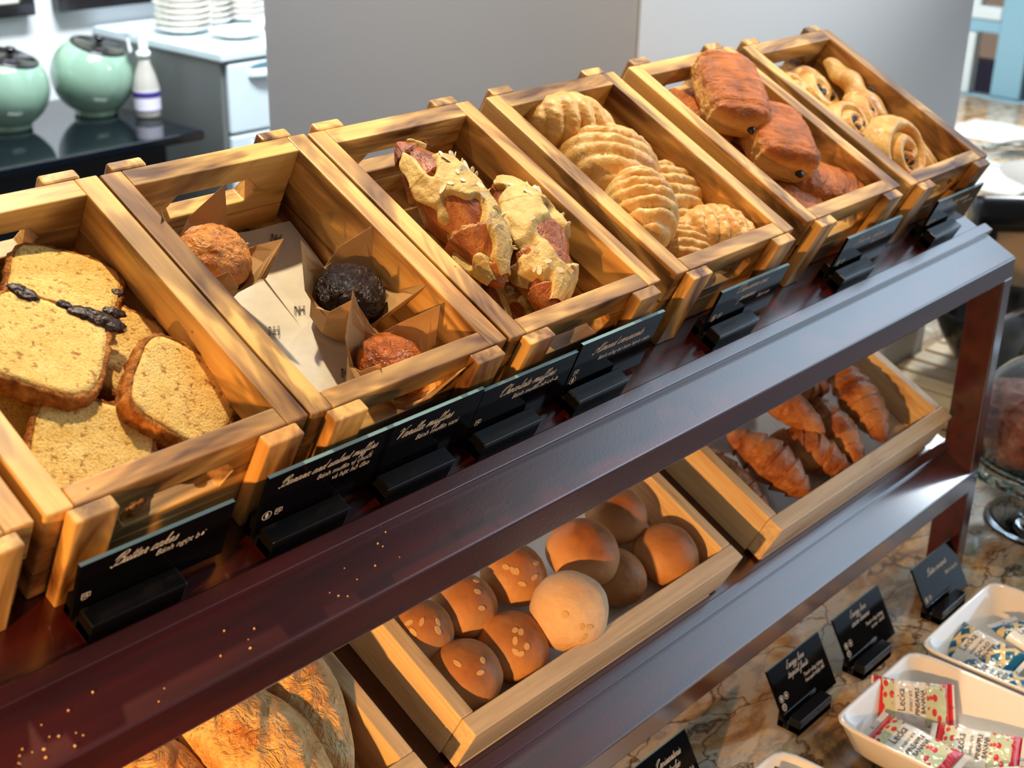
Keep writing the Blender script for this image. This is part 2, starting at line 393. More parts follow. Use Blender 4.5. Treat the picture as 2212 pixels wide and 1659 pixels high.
CR = {0: (-.4085, 0.001), 1: (-.2018, .0009), 2: (0, 0), 3: (.2030, -.001), 4: (.4263, -.0016), 5: (.6544, 0), 6: (.8721, -.0045)}
what = {0: 'at the left edge of the photo, only its right corner showing', 1: 'holding slices of butter cake', 2: 'holding three muffins in paper cups',
        3: 'holding almond croissants', 4: 'holding shell-shaped apple turnovers', 5: 'holding chocolate rolls', 6: 'holding raisin swirls, rightmost on the rack'}
c0 = crate_parts(thing('wooden_crate', 'scorched pine crate ' + what[0], 'crate', tilt(*CR[0], SH), 'scorched pine crates on the upper shelf'))
for i in range(1, 7):
    dup(c0, tilt(CR[i][0], CR[i][1], SH), 'scorched pine crate ' + what[i])

# ---------------------------------------------------------------- trays of the lower tier
def tray(u0, u1, label):
    t = thing('wooden_tray', label, 'tray', tilt(u0, -.176, SL), 'pale pine trays on the lower shelf')
    W = u1-u0; L = .31; H = .0575
    add('front_board', MB().box(0, W, 0, .019, .004, H).box(.008, W-.02, -.0006, .012, 0, .004).me(), PW_[0], t, bevel=.0013)
    add('back_board', MB().box(0, W, L-.016, L, 0, H).me(), PW_[0], t, bevel=.0013)
    for x in (0, W-.0155): add('side_board', MB().box(x, x+.0155, .0193, L-.0162, 0, H-.0002).me(), PW_[1], t, bevel=.0013)
    add('bottom_board', MB().box(.015, W-.015, .018, L-.015, .002, .007).me(), PW_[1], t)
    return t
tray(-.33, .0875, 'pale pine tray of crusty bread rolls, leftmost on the lower shelf')
tray(.144, .554, 'pale pine tray holding round oat-topped buns on the lower shelf')
tray(.630, 1.046, 'pale pine tray holding plain croissants on the lower shelf')
pl = thing('paper_liner', 'white paper lining the bottom of the croissant tray', 'paper', tilt(.648, -.155, SL+.0075))
add('sheet', MB().grid(lambda a, b: (a*.38, b*.25, .0012+.0012*math.sin(a*9)*math.sin(b*7)), 12, 10).me(), WPAP, pl, smooth=True)
pl = thing('paper_liner', 'white paper lining the bottom of the round bun tray', 'paper', tilt(.161, -.155, SL+.0075))
add('sheet', MB().grid(lambda a, b: (a*.374, b*.25, .0012+.0012*math.sin(a*9)*math.sin(b*7)), 12, 10).me(), WPAP, pl, smooth=True)

# ---------------------------------------------------------------- pastries
def slice_mesh(W, H, th, seed):
    def out(a):                       # loaf outline: flat foot, domed top
        c, s_ = math.cos(a), math.sin(a); k = 5 if s_ < 0 else 3.4
        r = 1/((abs(c)**k + abs(s_)**k)**(1/k))
        x, y = r*c, r*s_
        if y > 0: x *= 1+.05*y
        else: x *= 1+.06*y
        r2 = 1+.022*nz((c*2, s_*2, seed), 1.6)
        return x*W/2*r2, y*H/2*r2
    n = 72; prof = [(0, 1), (.3, 1), (.6, 1), (.8, 1), (.905, 1), (.905, -1), (.8, -1), (.4, -1), (0, -1)]
    def f(u, v):
        r, sg = prof[round(v*8)]; x, y = out(u*2*PI)
        z = sg*th/2 + .0009*nz((x*r*40, y*r*40, seed+sg*3), 2.2)
        return (x*r, y*r, z)
    crumb = MB().grid(f, n, 8, True).me()
    prof2 = [(.90, .86), (.94, 1.03), (.985, .85), (1.0, .2), (1.0, -.3), (.985, -.85), (.94, -1.03), (.90, -.86)]
    def g(u, v):
        r, sg = prof2[round(v*7)]; x, y = out(u*2*PI)
        d = 1+.045*nz((x*60, y*60, sg*2+seed), 3.0, 4)*(r > .93)
        return (x*r*d, y*r*d, sg*th/2+.0008*nz((x*90, y*90, sg), 2))
    return crumb, MB().grid(g, 150, 7, True).me()
def blob(r, sx, sy, sz, seed, amp=.3, nu=14, nv=8):
    def f(u, v):
        a, b = u*2*PI, (v-.5)*PI*.998
        d = Vector((math.cos(a)*math.cos(b), math.sin(a)*math.cos(b), math.sin(b)))
        k = r*(1+amp*nz(d, 1.5, 3, seed)); return (d.x*k*sx, d.y*k*sy, d.z*k*sz)
    return MB().grid(f, nu, nv, True).me()
def cake(u, v, n, yaw, pit, rol, W, H, th, label, seed, fruit=()):
    t = thing('cake_slice', label, 'cake slice', tilt(u, v, n, yaw, pit, rol), 'butter cake slices in the second crate')
    a, b = slice_mesh(W, H, th, seed)
    add('crumb', a, CRUMB, t, smooth=True); add('crust', b, CRUST, t, smooth=True)
    for k, (fx, fy, fr) in enumerate(fruit):
        add('fruit_piece', blob(fr, 1.35, 1.0, .45, seed+k, .55, 20, 12), FRUIT, t, Matrix.Translation((fx*W/2, fy*H/2, th/2)), smooth=True)
cake(-.068, .196, -.034, -38, 4, -4, .083, .080, .015, 'butter cake slice nearest the back of its crate, dark fruit along lower edge', 1,
     [(.72, -.75, .006), (.45, -.86, .007), (.2, -.9, .006), (.86, -.5, .005), (.9, .1, .0035)])
cake(-.122, .137, -.020, 137, -6, 4, .088, .094, .016, 'butter cake slice lying uppermost at left with a row of black fruit', 2,
     [(-.82, -.88, .008), (-.62, -.93, .007), (-.42, -.9, .0065), (-.1, -.95, .004), (.45, -.88, .006), (.62, -.95, .005)])
cake(-.061, .134, -.044, -50, 5, 2, .076, .085, .015, 'butter cake slice tucked between its neighbours in the middle of the crate', 3)
cake(-.054, .071, -.031, -48, 20, 0, .082, .086, .020, 'thick butter cake slice tilted up at the front right of the crate', 4, [(.8, -.8, .004), (.5, -.93, .004)])
cake(-.133, .055, -.036, -38, 6, 6, .082, .086, .017, 'butter cake slice at the front left of the crate with big pores', 5)
cake(-.160, .205, -.046, 20, 0, 4, .075, .075, .015, 'butter cake slice at the back left, mostly cut off by the photo edge', 6)
cake(-.145, .105, -.058, 10, 0, 0, .075, .085, .015, 'butter cake slice lying shaded beneath the others at the left', 7)

def muffin(u, v, n, yaw, pit, rol, m, label, seed, s_=1.0, wr=1.0):
    t = thing('muffin', label, 'muffin', tilt(u, v, n, yaw, pit, rol), 'muffins in paper cups')
    def f(a, b):
        an = a*2*PI
        if b < .4: r = .0215+.006*(b/.4); z = b/.4*.028
        else:
            k = (b-.4)/.6*PI/2; r = .0285*math.cos(k)**.75; z = .028+.0215*math.sin(k)
        p = Vector((r*math.cos(an), r*math.sin(an), z)); d = 1+(.07*nz(p*55, 1, 4, seed)-.06*max(0, .16-abs(nz(p*48, 1, 3, seed+5)))/.16 if b >= .42 else 0)
        return (p.x*d*s_, p.y*d*s_, p.z*s_*(1+(.05*nz(p*80, 1, 3, seed+2) if b > .5 else 0)))
    add('muffin_body', MB().grid(f, 96, 56, True, True).me(), m, t, smooth=True)
    rn = random.Random(seed*7)         # tulip cup: a square of paper folded up round the muffin, four peaks
    hs = [(.066, .036, .022, .038)[k % 4]*rn.uniform(.88, 1.12) for k in range(16)]
    rs = [(.046, .037, .031, .038)[k % 4]*rn.uniform(.92, 1.1) for k in range(16)]
    jit = [[rn.uniform(-.0016, .0016) for _ in range(16)] for _ in range(6)]
    def g(a, b):
        k = round(a*16) % 16; lv = round(b*5); an = (k+(.35 if k % 2 else 0)*(lv-2)/5)*PI/8
        h = [0, .012, .024][lv] if lv < 3 else .024+(hs[k]-.024)*(lv-2)/3
        r = [.0232, .0262, .0298][lv]*(1.03 if k % 2 else .97) if lv < 3 else .0298+(rs[k]-.0298)*((lv-2)/3)**.8
        r += jit[lv][k]*(1 if lv > 1 else .3)
        return (r*math.cos(an)*s_*wr, r*math.sin(an)*s_*wr, (h-.001)*s_*wr)
    wob = add('paper_cup', MB().grid(g, 16, 5, True, True).me(), KRAFT, t)
    so = wob.modifiers.new('solid', 'SOLIDIFY'); so.thickness = .0005
muffin(.056, .190, -.064, 58, -2, 6, MUFA, 'golden vanilla muffin in kraft paper cup at the back left of its crate', 1, 1.05, 1.0)
muffin(.148, .120, -.068, 42, -4, 0, MUFB, 'dark chocolate muffin in kraft paper cup in the middle right of crate', 2, 1.0, 1.08)
muffin(.123, .042, -.068, 20, 0, 6, MUFC, 'sticky brown banana muffin in crumpled kraft cup at front of crate', 3, 1.0, 1.12)

def text_mesh(s_, size, shear=0, align='LEFT', bold=0, sx=1, sp=1):
    cu = bpy.data.curves.new('t', 'FONT'); cu.body = s_; cu.size = size; cu.shear = shear; cu.align_x = align
    cu.offset = bold; cu.space_character = sp; cu.resolution_u = 2
    o = bpy.data.objects.new('t', cu); C.objects.link(o)
    me = bpy.data.meshes.new_from_object(o.evaluated_get(bpy.context.evaluated_depsgraph_get()))
    bpy.data.objects.remove(o)
    if sx != 1: me.transform(Matrix.Scale(sx, 4, (1, 0, 0)))
    return me
# ---- napkins in the muffin crate
def napkin(u, v, n, yaw, W, H, label, marks, rol=0):
    t = thing('paper_napkin', label, 'napkin', tilt(u, v, n, yaw, 0, rol), 'printed white napkins in the muffin crate')
    add('sheet', MB().grid(lambda a, b: ((a-.5)*W, (b-.5)*H, .0015*math.sin(a*5)*math.sin(b*4+1)+.001), 16, 16).me(), WPAP, t, smooth=True)
    for x, y in marks:
        g = MB()
        sh = .0018; hh = .0050
        def bar(xa, ya, xb, yb, w_=.0007):
            n = len(g.v); g.v += [(xa+sh*ya/hh, ya, 0), (xa+w_+sh*ya/hh, ya, 0), (xb+w_+sh*yb/hh, yb, 0), (xb+sh*yb/hh, yb, 0)]; g.f.append((n, n+1, n+2, n+3))
        for x0 in (0, .0040, .0080):
            bar(x0, -hh, x0, hh, .0005); bar(x0+.0011, -hh, x0+.0011, hh, .0005)
        bar(0, hh, .0040, -hh, .0005); bar(.0011, hh, .0051, -hh, .0005)
        g.box(.0042, .0090, -.0011, -.0005, 0, .00005); g.box(.0042, .0090, .0005, .0011, 0, .00005)
        add('printed_monogram', g.me(), INK, t, Matrix.Translation((x, y, .0032)) @ Matrix.Rotation(R(-18), 4, 'Z'))
napkin(.100, .118, -.0785, 3, .130, .200, 'white napkin with dark monogram prints under the muffins, lower of the two', [(.024, .028), (-.012, .018), (.045, -.03), (.012, -.045)])
napkin(.150, .165, -.0765, -4, .060, .150, 'white napkin lying shaded beside the right wall of the muffin crate', [(.0, .06)], 3)

def croissant(name, cat, u, v, n, yaw, pit, rol, L, r0, m, label, seed, group, bend=.12, wraps=6.0, flat=.8, amp=.16, glaze=False, taper=.62, par=None):
    t = thing(name, label, cat, tilt(u, v, n, yaw, pit, rol), group)
    def body(a, b, k=0.0, fn=None, amp=amp):
        s_ = b; th = a*2*PI
        env = max(.001, math.sin(PI*min(max(s_, 0), 1)))**taper
        ph = (abs(s_-.5)*2)*wraps/2 + .18*math.sin(th+seed)
        saw = 1-(ph % 1.0)
        r = r0*env*(1-amp+amp*1.3*saw*(1 if abs(s_-.5) < .47 else .3))
        p = Vector((s_*4, math.cos(th), math.sin(th)))
        r *= 1+.05*nz(p, 2.2, 4, seed)
        if fn: r = fn(r, p, s_, th)
        x = (s_-.5)*L; y = r*math.cos(th)*1.0 - bend*L*(4*(s_-.5)**2-.4); z = r*math.sin(th)*flat
        return (x, y, z)
    add('body', MB().grid(lambda a, b: body(a, b), 64, 110, True, True, True).me(), m, t, smooth=True)
    if glaze:
        def gfn(r, p, s_, th):
            msk = nz(p, .95, 2, seed+9)*1.5 + .62*math.sin(th) - .10
            k = max(0, min(1, msk*2.4+.3)); k = k*k*(3-2*k); return r*1.10 + (-.0075+.0105*k) + .0006*nz(p, 5, 3, seed)*k
        add('almond_cream', MB().grid(lambda a, b: body(a*.56-.03, .04+.92*b, fn=gfn, amp=.02), 110, 170).me(), GLZ, t, smooth=True)
        rnd = random.Random(seed)
        for k in range(44):
            a = rnd.uniform(.10, .36); b = rnd.uniform(.2, .85)
            if nz(Vector((b*4, math.cos(a*2*PI), math.sin(a*2*PI))), .95, 2, seed+9)*1.5 + .62*math.sin(a*2*PI) < .22: continue
            p = Vector(body(a, b, fn=lambda r, p, s_, th: r*1.10+.0034, amp=.02))
            q = Vector(body(a+.01, b)); w_ = Vector(body(a, b+.01)); nrm = (q-Vector(body(a, b))).cross(w_-Vector(body(a, b)))
            if nrm.dot(Vector((0, p.y, p.z))) < 0: nrm = -nrm
            rot = nrm.to_track_quat('Z', 'X').to_matrix().to_4x4() @ Matrix.Rotation(rnd.uniform(0, 6), 4, 'Z') @ Matrix.Rotation(rnd.uniform(-.4, .4), 4, 'X')
            sx, sy = rnd.uniform(.003, .0056), rnd.uniform(.0016, .003)
            fl = MB().prism([(sx*math.cos(i*PI/5), sy*math.sin(i*PI/5)*(1 if i < 5 else .8)) for i in range(10)], -.0003, .0003, 2)
            add('almond_flake', fl.me(), FLK, t, Matrix.Translation(p) @ rot)
    return t
GA = 'almond croissants in the fourth crate'
croissant('almond_croissant', 'croissant', .272, .143, -.006, -95, 7, 0, .172, .032, ALMC, 'almond croissant resting on top at the back left with flaked almonds', 11, GA, .05, 5, .85, .2, True)
croissant('almond_croissant', 'croissant', .332, .097, -.020, -119, 0, 0, .180, .033, ALMC, 'almond croissant leaning along the right side, thickly iced with cream and flakes', 12, GA, .05, 5, .85, .2, True)
croissant('almond_croissant', 'croissant', .250, .112, -.044, -84, 2, 0, .165, .032, ALMC, 'shaded almond croissant lying flat underneath the other two', 14, GA, .04, 4, .6, .14, True)
croissant('almond_croissant', 'croissant', .290, .060, -.058, -70, 0, 0, .10, .024, ALMC, 'small piece of almond croissant at the bottom front of its crate', 17, GA, .05, 4, .7, .15, True)

def turnover(u, v, n, yaw, pit, rol, L, W, H, label, seed, k=7):
    t = thing('apple_turnover', label, 'turnover', tilt(u, v, n, yaw, pit, rol), 'shell-shaped apple turnovers')
    def f(a, b):
        an = a*2*PI; r = b
        x = r*math.cos(an); y = r*math.sin(an)
        ol = .72+.28*(1-abs(x)**2.2)
        X_, Y_ = x*L/2, y*W/2*ol
        z = H*(max(0, 1-r**2.4))**.55
        c = (x*k*.5 + .35*y*y*(1 if x > 0 else 1) + .25*y)*PI
        rd = abs(math.sin(c))**.7
        z += H*.20*(rd-.5)*(1-r**6) + H*.05*nz((x*3, y*3, 0), 1.5, 3, seed)
        X_ *= 1+.03*(rd-.5)*r; Y_ *= 1+.05*(rd-.5)*r
        return (X_, Y_, z)
    add('pastry_body', MB().grid(f, 110, 34, True).grid(lambda a, b: (lambda q: (q[0], q[1], -H*.35*(1-b)**.5*1.0+q[2]*0))(f(a, b)) if True else 0, 110, 6, True).me(), PUFF, t, smooth=True)
    def g(a, b):                      # crimped frilly rim on one long side
        an = PI*(.04+.92*a); th = b*2*PI
        lump = 1+.35*math.sin(an*34)+.3*nz((math.cos(an)*6, math.sin(an)*6, th*.5), 1.6, 3, seed)
        ol = .72+.28*(1-abs(math.cos(an))**2.2)
        cx, cy = math.cos(an)*L/2*.985, -math.sin(an)*W/2*ol*1.0
        rr = .0046*lump*math.sin(PI*min(max(a, .02), .98))**.3
        d = Vector((cx, cy, 0)).normalized()
        return (cx+d.x*rr*1.2*math.cos(th), cy+d.y*rr*1.2*math.cos(th), -H*.08+rr*1.0*math.sin(th))
    add('crimped_edge', MB().grid(g, 150, 8, False).me(), PUFFP, t, smooth=True)
turnover(.522, .222, -.022, -32, 0, 58, .105, .070, .030, 'apple turnover lying on its back edge, pale underside showing, at the back', 1, 6)
turnover(.526, .166, -.030, -136, -8, 6, .118, .108, .036, 'large golden apple turnover with deep ridges, second from the back', 2, 7)
turnover(.487, .090, -.020, -128, 0, 8, .112, .074, .036, 'apple turnover on top at the left front, ridges facing the camera', 3, 8)
turnover(.572, .112, -.046, -118, 8, 0, .100, .082, .032, 'apple turnover behind its neighbour against the right wall of the crate', 4, 7)
turnover(.576, .046, -.046, -34, 0, 6, .100, .076, .036, 'apple turnover filling the front right corner of its crate', 5, 8)
turnover(.522, .044, -.052, -132, 0, 4, .100, .070, .030, 'apple turnover at the bottom front left, partly covered', 6, 8)
turnover(.495, .205, -.066, 100, 0, 0, .080, .06, .026, 'orange-gold apple turnover peeping out under the others at left', 7, 7)

def croll(u, v, n, yaw, pit, rol, L, W, H, label, seed, m=None):
    L *= 1.06; W *= 1.08; H *= 1.04
    t = thing('chocolate_roll', label, 'pastry', tilt(u, v, n, yaw, pit, rol), 'chocolate-filled rolls in the sixth crate')
    def f(a, b):
        th = a*2*PI; s_ = b*2-1
        env = (1-abs(s_)**11)**.42 if abs(s_) < 1 else 0
        env = max(env, .05)
        c, s2 = math.cos(th), math.sin(th)
        k = 3.3; r = 1/((abs(c)**k+abs(s2)**k)**(1/k))
        step = .03*math.sin((abs(s_)**2)*17+th)*max(0, min(1, (abs(s_)-.4)*5))
        d = 1+step+.05*nz((s_*2, c*1.2, s2*1.2), 1.6, 4, seed)+.014*nz((s_*3, c*7, s2*7), 1.6, 4, seed+3)
        bulge = 1-.10*s_*s_
        return (s_*L/2, r*c*W/2*env*d*bulge, r*s2*H/2*env*d*bulge)
    add('pastry_body', MB().grid(f, 120, 100, True, True, True).me(), PAIN, t, smooth=True)
    for sx in (-1, 1):
        add('chocolate_stick', blob(.006, 1.3, .9, .7, seed+sx, .15), CHOC, t, Matrix.Translation((sx*(L/2-.0015), W*.16*sx, -.002)), smooth=True)
croll(.752, .190, .004, -124, 6, 6, .104, .070, .046, 'chocolate roll perched highest at the back, resting on the crate rim', 1)
croll(.768, .120, -.012, -126, 0, 4, .100, .072, .048, 'big glossy chocolate roll in the middle lying on the others', 2)
croll(.802, .056, -.040, -40, 0, 4, .092, .056, .046, 'dark brown chocolate roll in the front right corner of its crate', 3)
croll(.737, .058, -.052, -60, 0, 0, .088, .056, .044, 'chocolate roll in the front left corner showing flaky layered end', 4)
croll(.738, .146, -.058, -80, 0, 0, .090, .050, .040, 'chocolate roll wedged low against the left wall of its crate', 5)
croll(.722, .198, -.036, -72, 4, 0, .088, .040, .036, 'pale-ended chocolate roll under the highest one at back left', 6)
croll(.765, .205, -.050, -84, 0, 0, .090, .048, .040, 'shaded chocolate roll deep at the back of its crate', 7)

def swirl(u, v, n, yaw, pit, rol, r0, H, label, seed, sx=1.0, turns=2.3):
    r0 *= 1.12; H *= 1.08
    t = thing('raisin_swirl', label, 'pastry', tilt(u, v, n, yaw, pit, rol), 'raisin custard swirls in the rightmost crate')
    def f(a, b):
        an = a*2*PI; r = b
        ph = (r*turns - a) % 1.0
        z = H*(1-r**5)**.4*(.62+.42*math.sin(PI*ph)**.7) if r < 1 else 0
        rr = r0*(r+.03*nz((math.cos(an)*2, math.sin(an)*2, r), 1.5, 3, seed)*r)
        return (rr*math.cos(an)*sx, rr*math.sin(an), z+.001*nz((rr*200, an, 0), 1, 3))
    add('pastry_body', MB().grid(f, 90, 44, True).grid(lambda a, b: (r0*sx*math.cos(a*2*PI)*(.55+.45*b), r0*math.sin(a*2*PI)*(.55+.45*b), -H*.5*(1-b)**.7), 90, 6, True, True).me(), DANI, t, smooth=True)
    rnd = random.Random(seed)
    add('custard', blob(.009, 1.3*sx, 1, .6, seed, .2), CUST, t, Matrix.Translation((r0*.30*sx, -r0*.1, H*.72)), smooth=True)
    for k in range(5):
        a = rnd.uniform(0, 6.28); rr = rnd.uniform(.05, .42)*r0
        add('raisin', blob(.0048, 1.2, .9, .8, seed+k, .25), FRUIT, t, Matrix.Translation((rr*math.cos(a)*sx, rr*math.sin(a)-.004, H*.86)), smooth=True)
swirl(.950, .060, -.028, 10, -10, 38, .046, .028, 'large round raisin swirl standing tilted at the front of its crate', 1)
swirl(1.018, .056, -.046, 60, 0, 30, .036, .024, 'raisin swirl behind the large round one, at front right', 2)
swirl(.948, .128, -.040, 0, 6, 24, .032, .024, 'oval raisin swirl with a long raisin in the middle of the crate', 3, 1.15)
swirl(1.000, .135, -.040, 50, -8, 30, .030, .022, 'folded raisin swirl leaning in the middle right of the crate', 5, 1.2, 1.4)
swirl(.985, .200, -.048, 30, 0, 20, .036, .022, 'flat raisin swirl with custard near the back of the crate', 6, 1.1, 1.5)
swirl(.934, .205, -.048, 20, 4, 24, .030, .024, 'raisin swirl with one big raisin at the back left of the crate', 7)
swirl(1.035, .020, -.060, 0, 0, 0, .030, .02, 'raisin swirl half hidden in the front right corner of the crate', 8)
t = thing('pastry_twist', 'long pale pastry twist with a raisin, leaning on the right wall of crate', 'pastry', tilt(1.030, .172, -.022, -88, 6, 0))
def tw(a, b):
    th = a*2*PI; s_ = b; r = .0155*math.sin(PI*min(max(s_, .001), .999))**.3*(1+.16*math.sin(s_*17+th))
    return ((s_-.5)*.108, r*math.cos(th)*1.25+.004*math.sin(s_*7), r*math.sin(th)*.8)
add('pastry_body', MB().grid(tw, 48, 70, True, True, True).me(), DANI, t, smooth=True)
add('raisin', blob(.004, 1.3, .8, .8, 3, .2), FRUIT, t, Matrix.Translation((.016, .004, .0115)), smooth=True)

# buns
BUNP = baked('floured_bun_crust', [(.3, (214, 172, 128)), (.7, (238, 206, 166))], 26, .6, 180, .6, .0014, spec=.25)
def bun(u, v, n, r0, yaw, label, seed, oats=5, pit=0, rol=0):
    t = thing('round_bun', label, 'bun', tilt(u, v, n, yaw, pit, rol), 'round buns in the middle tray')
    def f(a, b):
        an, el = a*2*PI, (b-.5)*PI*.999
        d = Vector((math.cos(an)*math.cos(el), math.sin(an)*math.cos(el), math.sin(el)))
        k = r0*(1+.045*nz(d, 1.1, 3, seed)+.008*nz(d, 7, 3, seed)); z = d.z*k*(.86 if d.z > 0 else .72)
        return (d.x*k, d.y*k, z)
    add('bun_body', MB().grid(f, 72, 44, True).me(), BUNP if seed == 8 else BUN, t, smooth=True)
    rnd = random.Random(seed)
    for k in range(oats):
        d = (Vector((-.22, -.28, .9))+Vector((rnd.uniform(-.5, .5), rnd.uniform(-.5, .5), 0))).normalized()
        kk = r0*(1+.045*nz(d, 1.1, 3, seed)+.008*nz(d, 7, 3, seed)); p = Vector((d.x*kk, d.y*kk, d.z*kk*(.86 if d.z > 0 else .72)))
        nrm = Vector((d.x, d.y, d.z*1.1)).normalized()
        sx, sy = rnd.uniform(.0032, .0048), rnd.uniform(.0022, .003)
        fl = MB().prism([(sx*math.cos(i*PI/6), sy*math.sin(i*PI/6)) for i in range(12)], -.0004, .0006, 2)
        add('oat_flake', fl.me(), OAT, t, Matrix.Translation(p*1.005) @ nrm.to_track_quat('Z', 'X').to_matrix().to_4x4() @ Matrix.Rotation(rnd.random()*6, 4, 'Z'), bevel=.0004)
FB = SL+.010
bun(.186, -.060, -.314, .0335, 0, 'oat bun at the left end of the back row, half under the rail', 1, 5)
bun(.246, -.062, -.313, .0325, 0, 'second bun of the back row, smooth with a pale flank', 2, 3)
bun(.316, -.060, -.311, .0335, 0, 'third bun of the back row with a cluster of oats', 3, 6)
bun(.389, -.082, -.295, .0375, 0, 'large plain bun raised above its neighbours in the back row', 4, 0)
bun(.482, -.058, -.314, .0335, 0, 'shaded bun at the back right of the tray beneath the rail', 5, 0)
bun(.497, -.123, -.316, .0355, 0, 'shaded plain bun in the front right corner of the tray', 6, 0)
bun(.427, -.113, -.322, .0320, 0, 'shaded bun low behind the pale flour-dusted one', 7, 0)
bun(.318, -.126, -.288, .0385, 0, 'pale flour-dusted bun sitting proud by the front board', 8, 6, -20, 30)
bun(.259, -.120, -.315, .0345, 0, 'glossy brown bun with scattered oats, second of the front row', 9, 6)
bun(.195, -.119, -.316, .0355, 0, 'brown bun with a single oat in the front left corner of the tray', 10, 3)

GC = 'plain croissants in the right tray'
def pc(*a, **k): return croissant('croissant', 'croissant', *a, GC, **k)
pc(.800, -.055, -.285, -62, 8, 0, .115, .024, CROI, 'croissant end pointing forward on top, smooth and golden', 21, bend=.05, wraps=3, amp=.06)
pc(.722, -.098, -.305, -80, 0, 0, .120, .031, CROI, 'broad dark croissant at the front left with deep glossy folds', 22, bend=.05, wraps=6)
pc(.802, -.110, -.312, -55, 0, 0, .110, .029, CROI, 'plump croissant beneath the golden tip in the middle', 23, bend=.08, wraps=6)
pc(.868, -.103, -.308, -104, 0, 0, .125, .024, CROI, 'slim croissant running front to back, second from the right wall', 24, bend=.05, wraps=7)
pc(.945, -.085, -.302, -112, 0, 0, .150, .029, CROI, 'long croissant nearest the right wall of the tray', 25, bend=.05, wraps=8)
pc(.668, -.092, -.318, -92, 0, 0, .130, .020, CROI, 'thin croissant squeezed along the left wall of the tray', 26, bend=.03, wraps=7)
pc(.872, -.035, -.298, -20, 0, 0, .090, .026, CROI, 'croissant at the back of the tray, mostly hidden by the rail', 27, bend=.1, wraps=5)
pc(.76, .01, -.318, 10, 0, 0, .12, .026, CROI, 'croissant deep under the upper shelf at the back of the tray', 28, bend=.1, wraps=5)

def loaf(u, v, n, yaw, pit, rol, L, r0, label, seed):
    t = thing('bread_roll', label, 'bread', tilt(u, v, n, yaw, pit, rol), 'crusty pointed bread rolls in the left tray')
    def f(a, b):
        th = a*2*PI; s_ = b; e = math.sin(PI*min(max(s_, .002), .998))**.72
        x = (s_-.5)*L; tt = th if th < 1.5*PI else th-2*PI; cut = ear = 0
        for sk in (.28, .52, .76):
            q = (s_-sk)/.15
            if abs(q) < 1:
                off = (tt-PI/2)-q*.75; w_ = (1-q*q)
                cut += w_*math.exp(-(off/.20)**2); ear += w_*math.exp(-((off-.30)/.12)**2)
        r = r0*e*(1+.05*nz((s_*3, math.cos(th), math.sin(th)), 1.5, 4, seed)+.012*nz((s_*14, math.cos(th)*3, math.sin(th)*3), 1.5, 3, seed)-.06*cut+.05*ear)
        return (x, r*math.cos(th), r*math.sin(th)*.86)
    add('bread_body', MB().grid(f, 120, 130, True, True, True).me(), BAG, t, smooth=True)
loaf(.040, -.055, -.300, -97, 2, 0, .190, .036, 'pointed crusty bread roll beside the right wall of its tray', 1)
loaf(-.022, -.085, -.296, -80, 0, 0, .200, .044, 'biggest sunlit crusty bread roll in the middle of the tray', 2)
loaf(-.092, -.072, -.308, -80, 0, 0, .150, .032, 'crusty bread roll left of the biggest one, near the frame corner', 3)
loaf(-.16, -.07, -.306, -86, 0, 0, .18, .036, 'crusty bread roll at the lower left corner of the photo', 4)
loaf(-.04, .00, -.318, -70, 0, 0, .16, .032, 'crusty bread roll lying lowest, glimpsed between two others', 5)

# kraft liners glimpsed through the handle holes
def liner(u, label, s1):
    t = thing('kraft_liner', label, 'paper', tilt(u, .018, -.078), 'folded kraft paper glimpsed through crate handles')
    rn = random.Random(s1)
    pts = [rn.uniform(-.006, .006) for _ in range(9)]
    add('sheet', MB().grid(lambda a, b: (.03+a*.14, .004+.028*b*b+.003*pts[int(a*8)], .001+.040*(1-b)**1.3+pts[int(a*8)]*(1-b)), 8, 4).me(), KRAFT, t)
liner(.203, 'folded kraft paper behind the handle hole of the almond croissant crate', 3)
liner(.4263, 'folded kraft paper behind the handle hole of the turnover crate', 4)
liner(.6544, 'folded kraft paper behind the handle hole of the chocolate roll crate', 5)


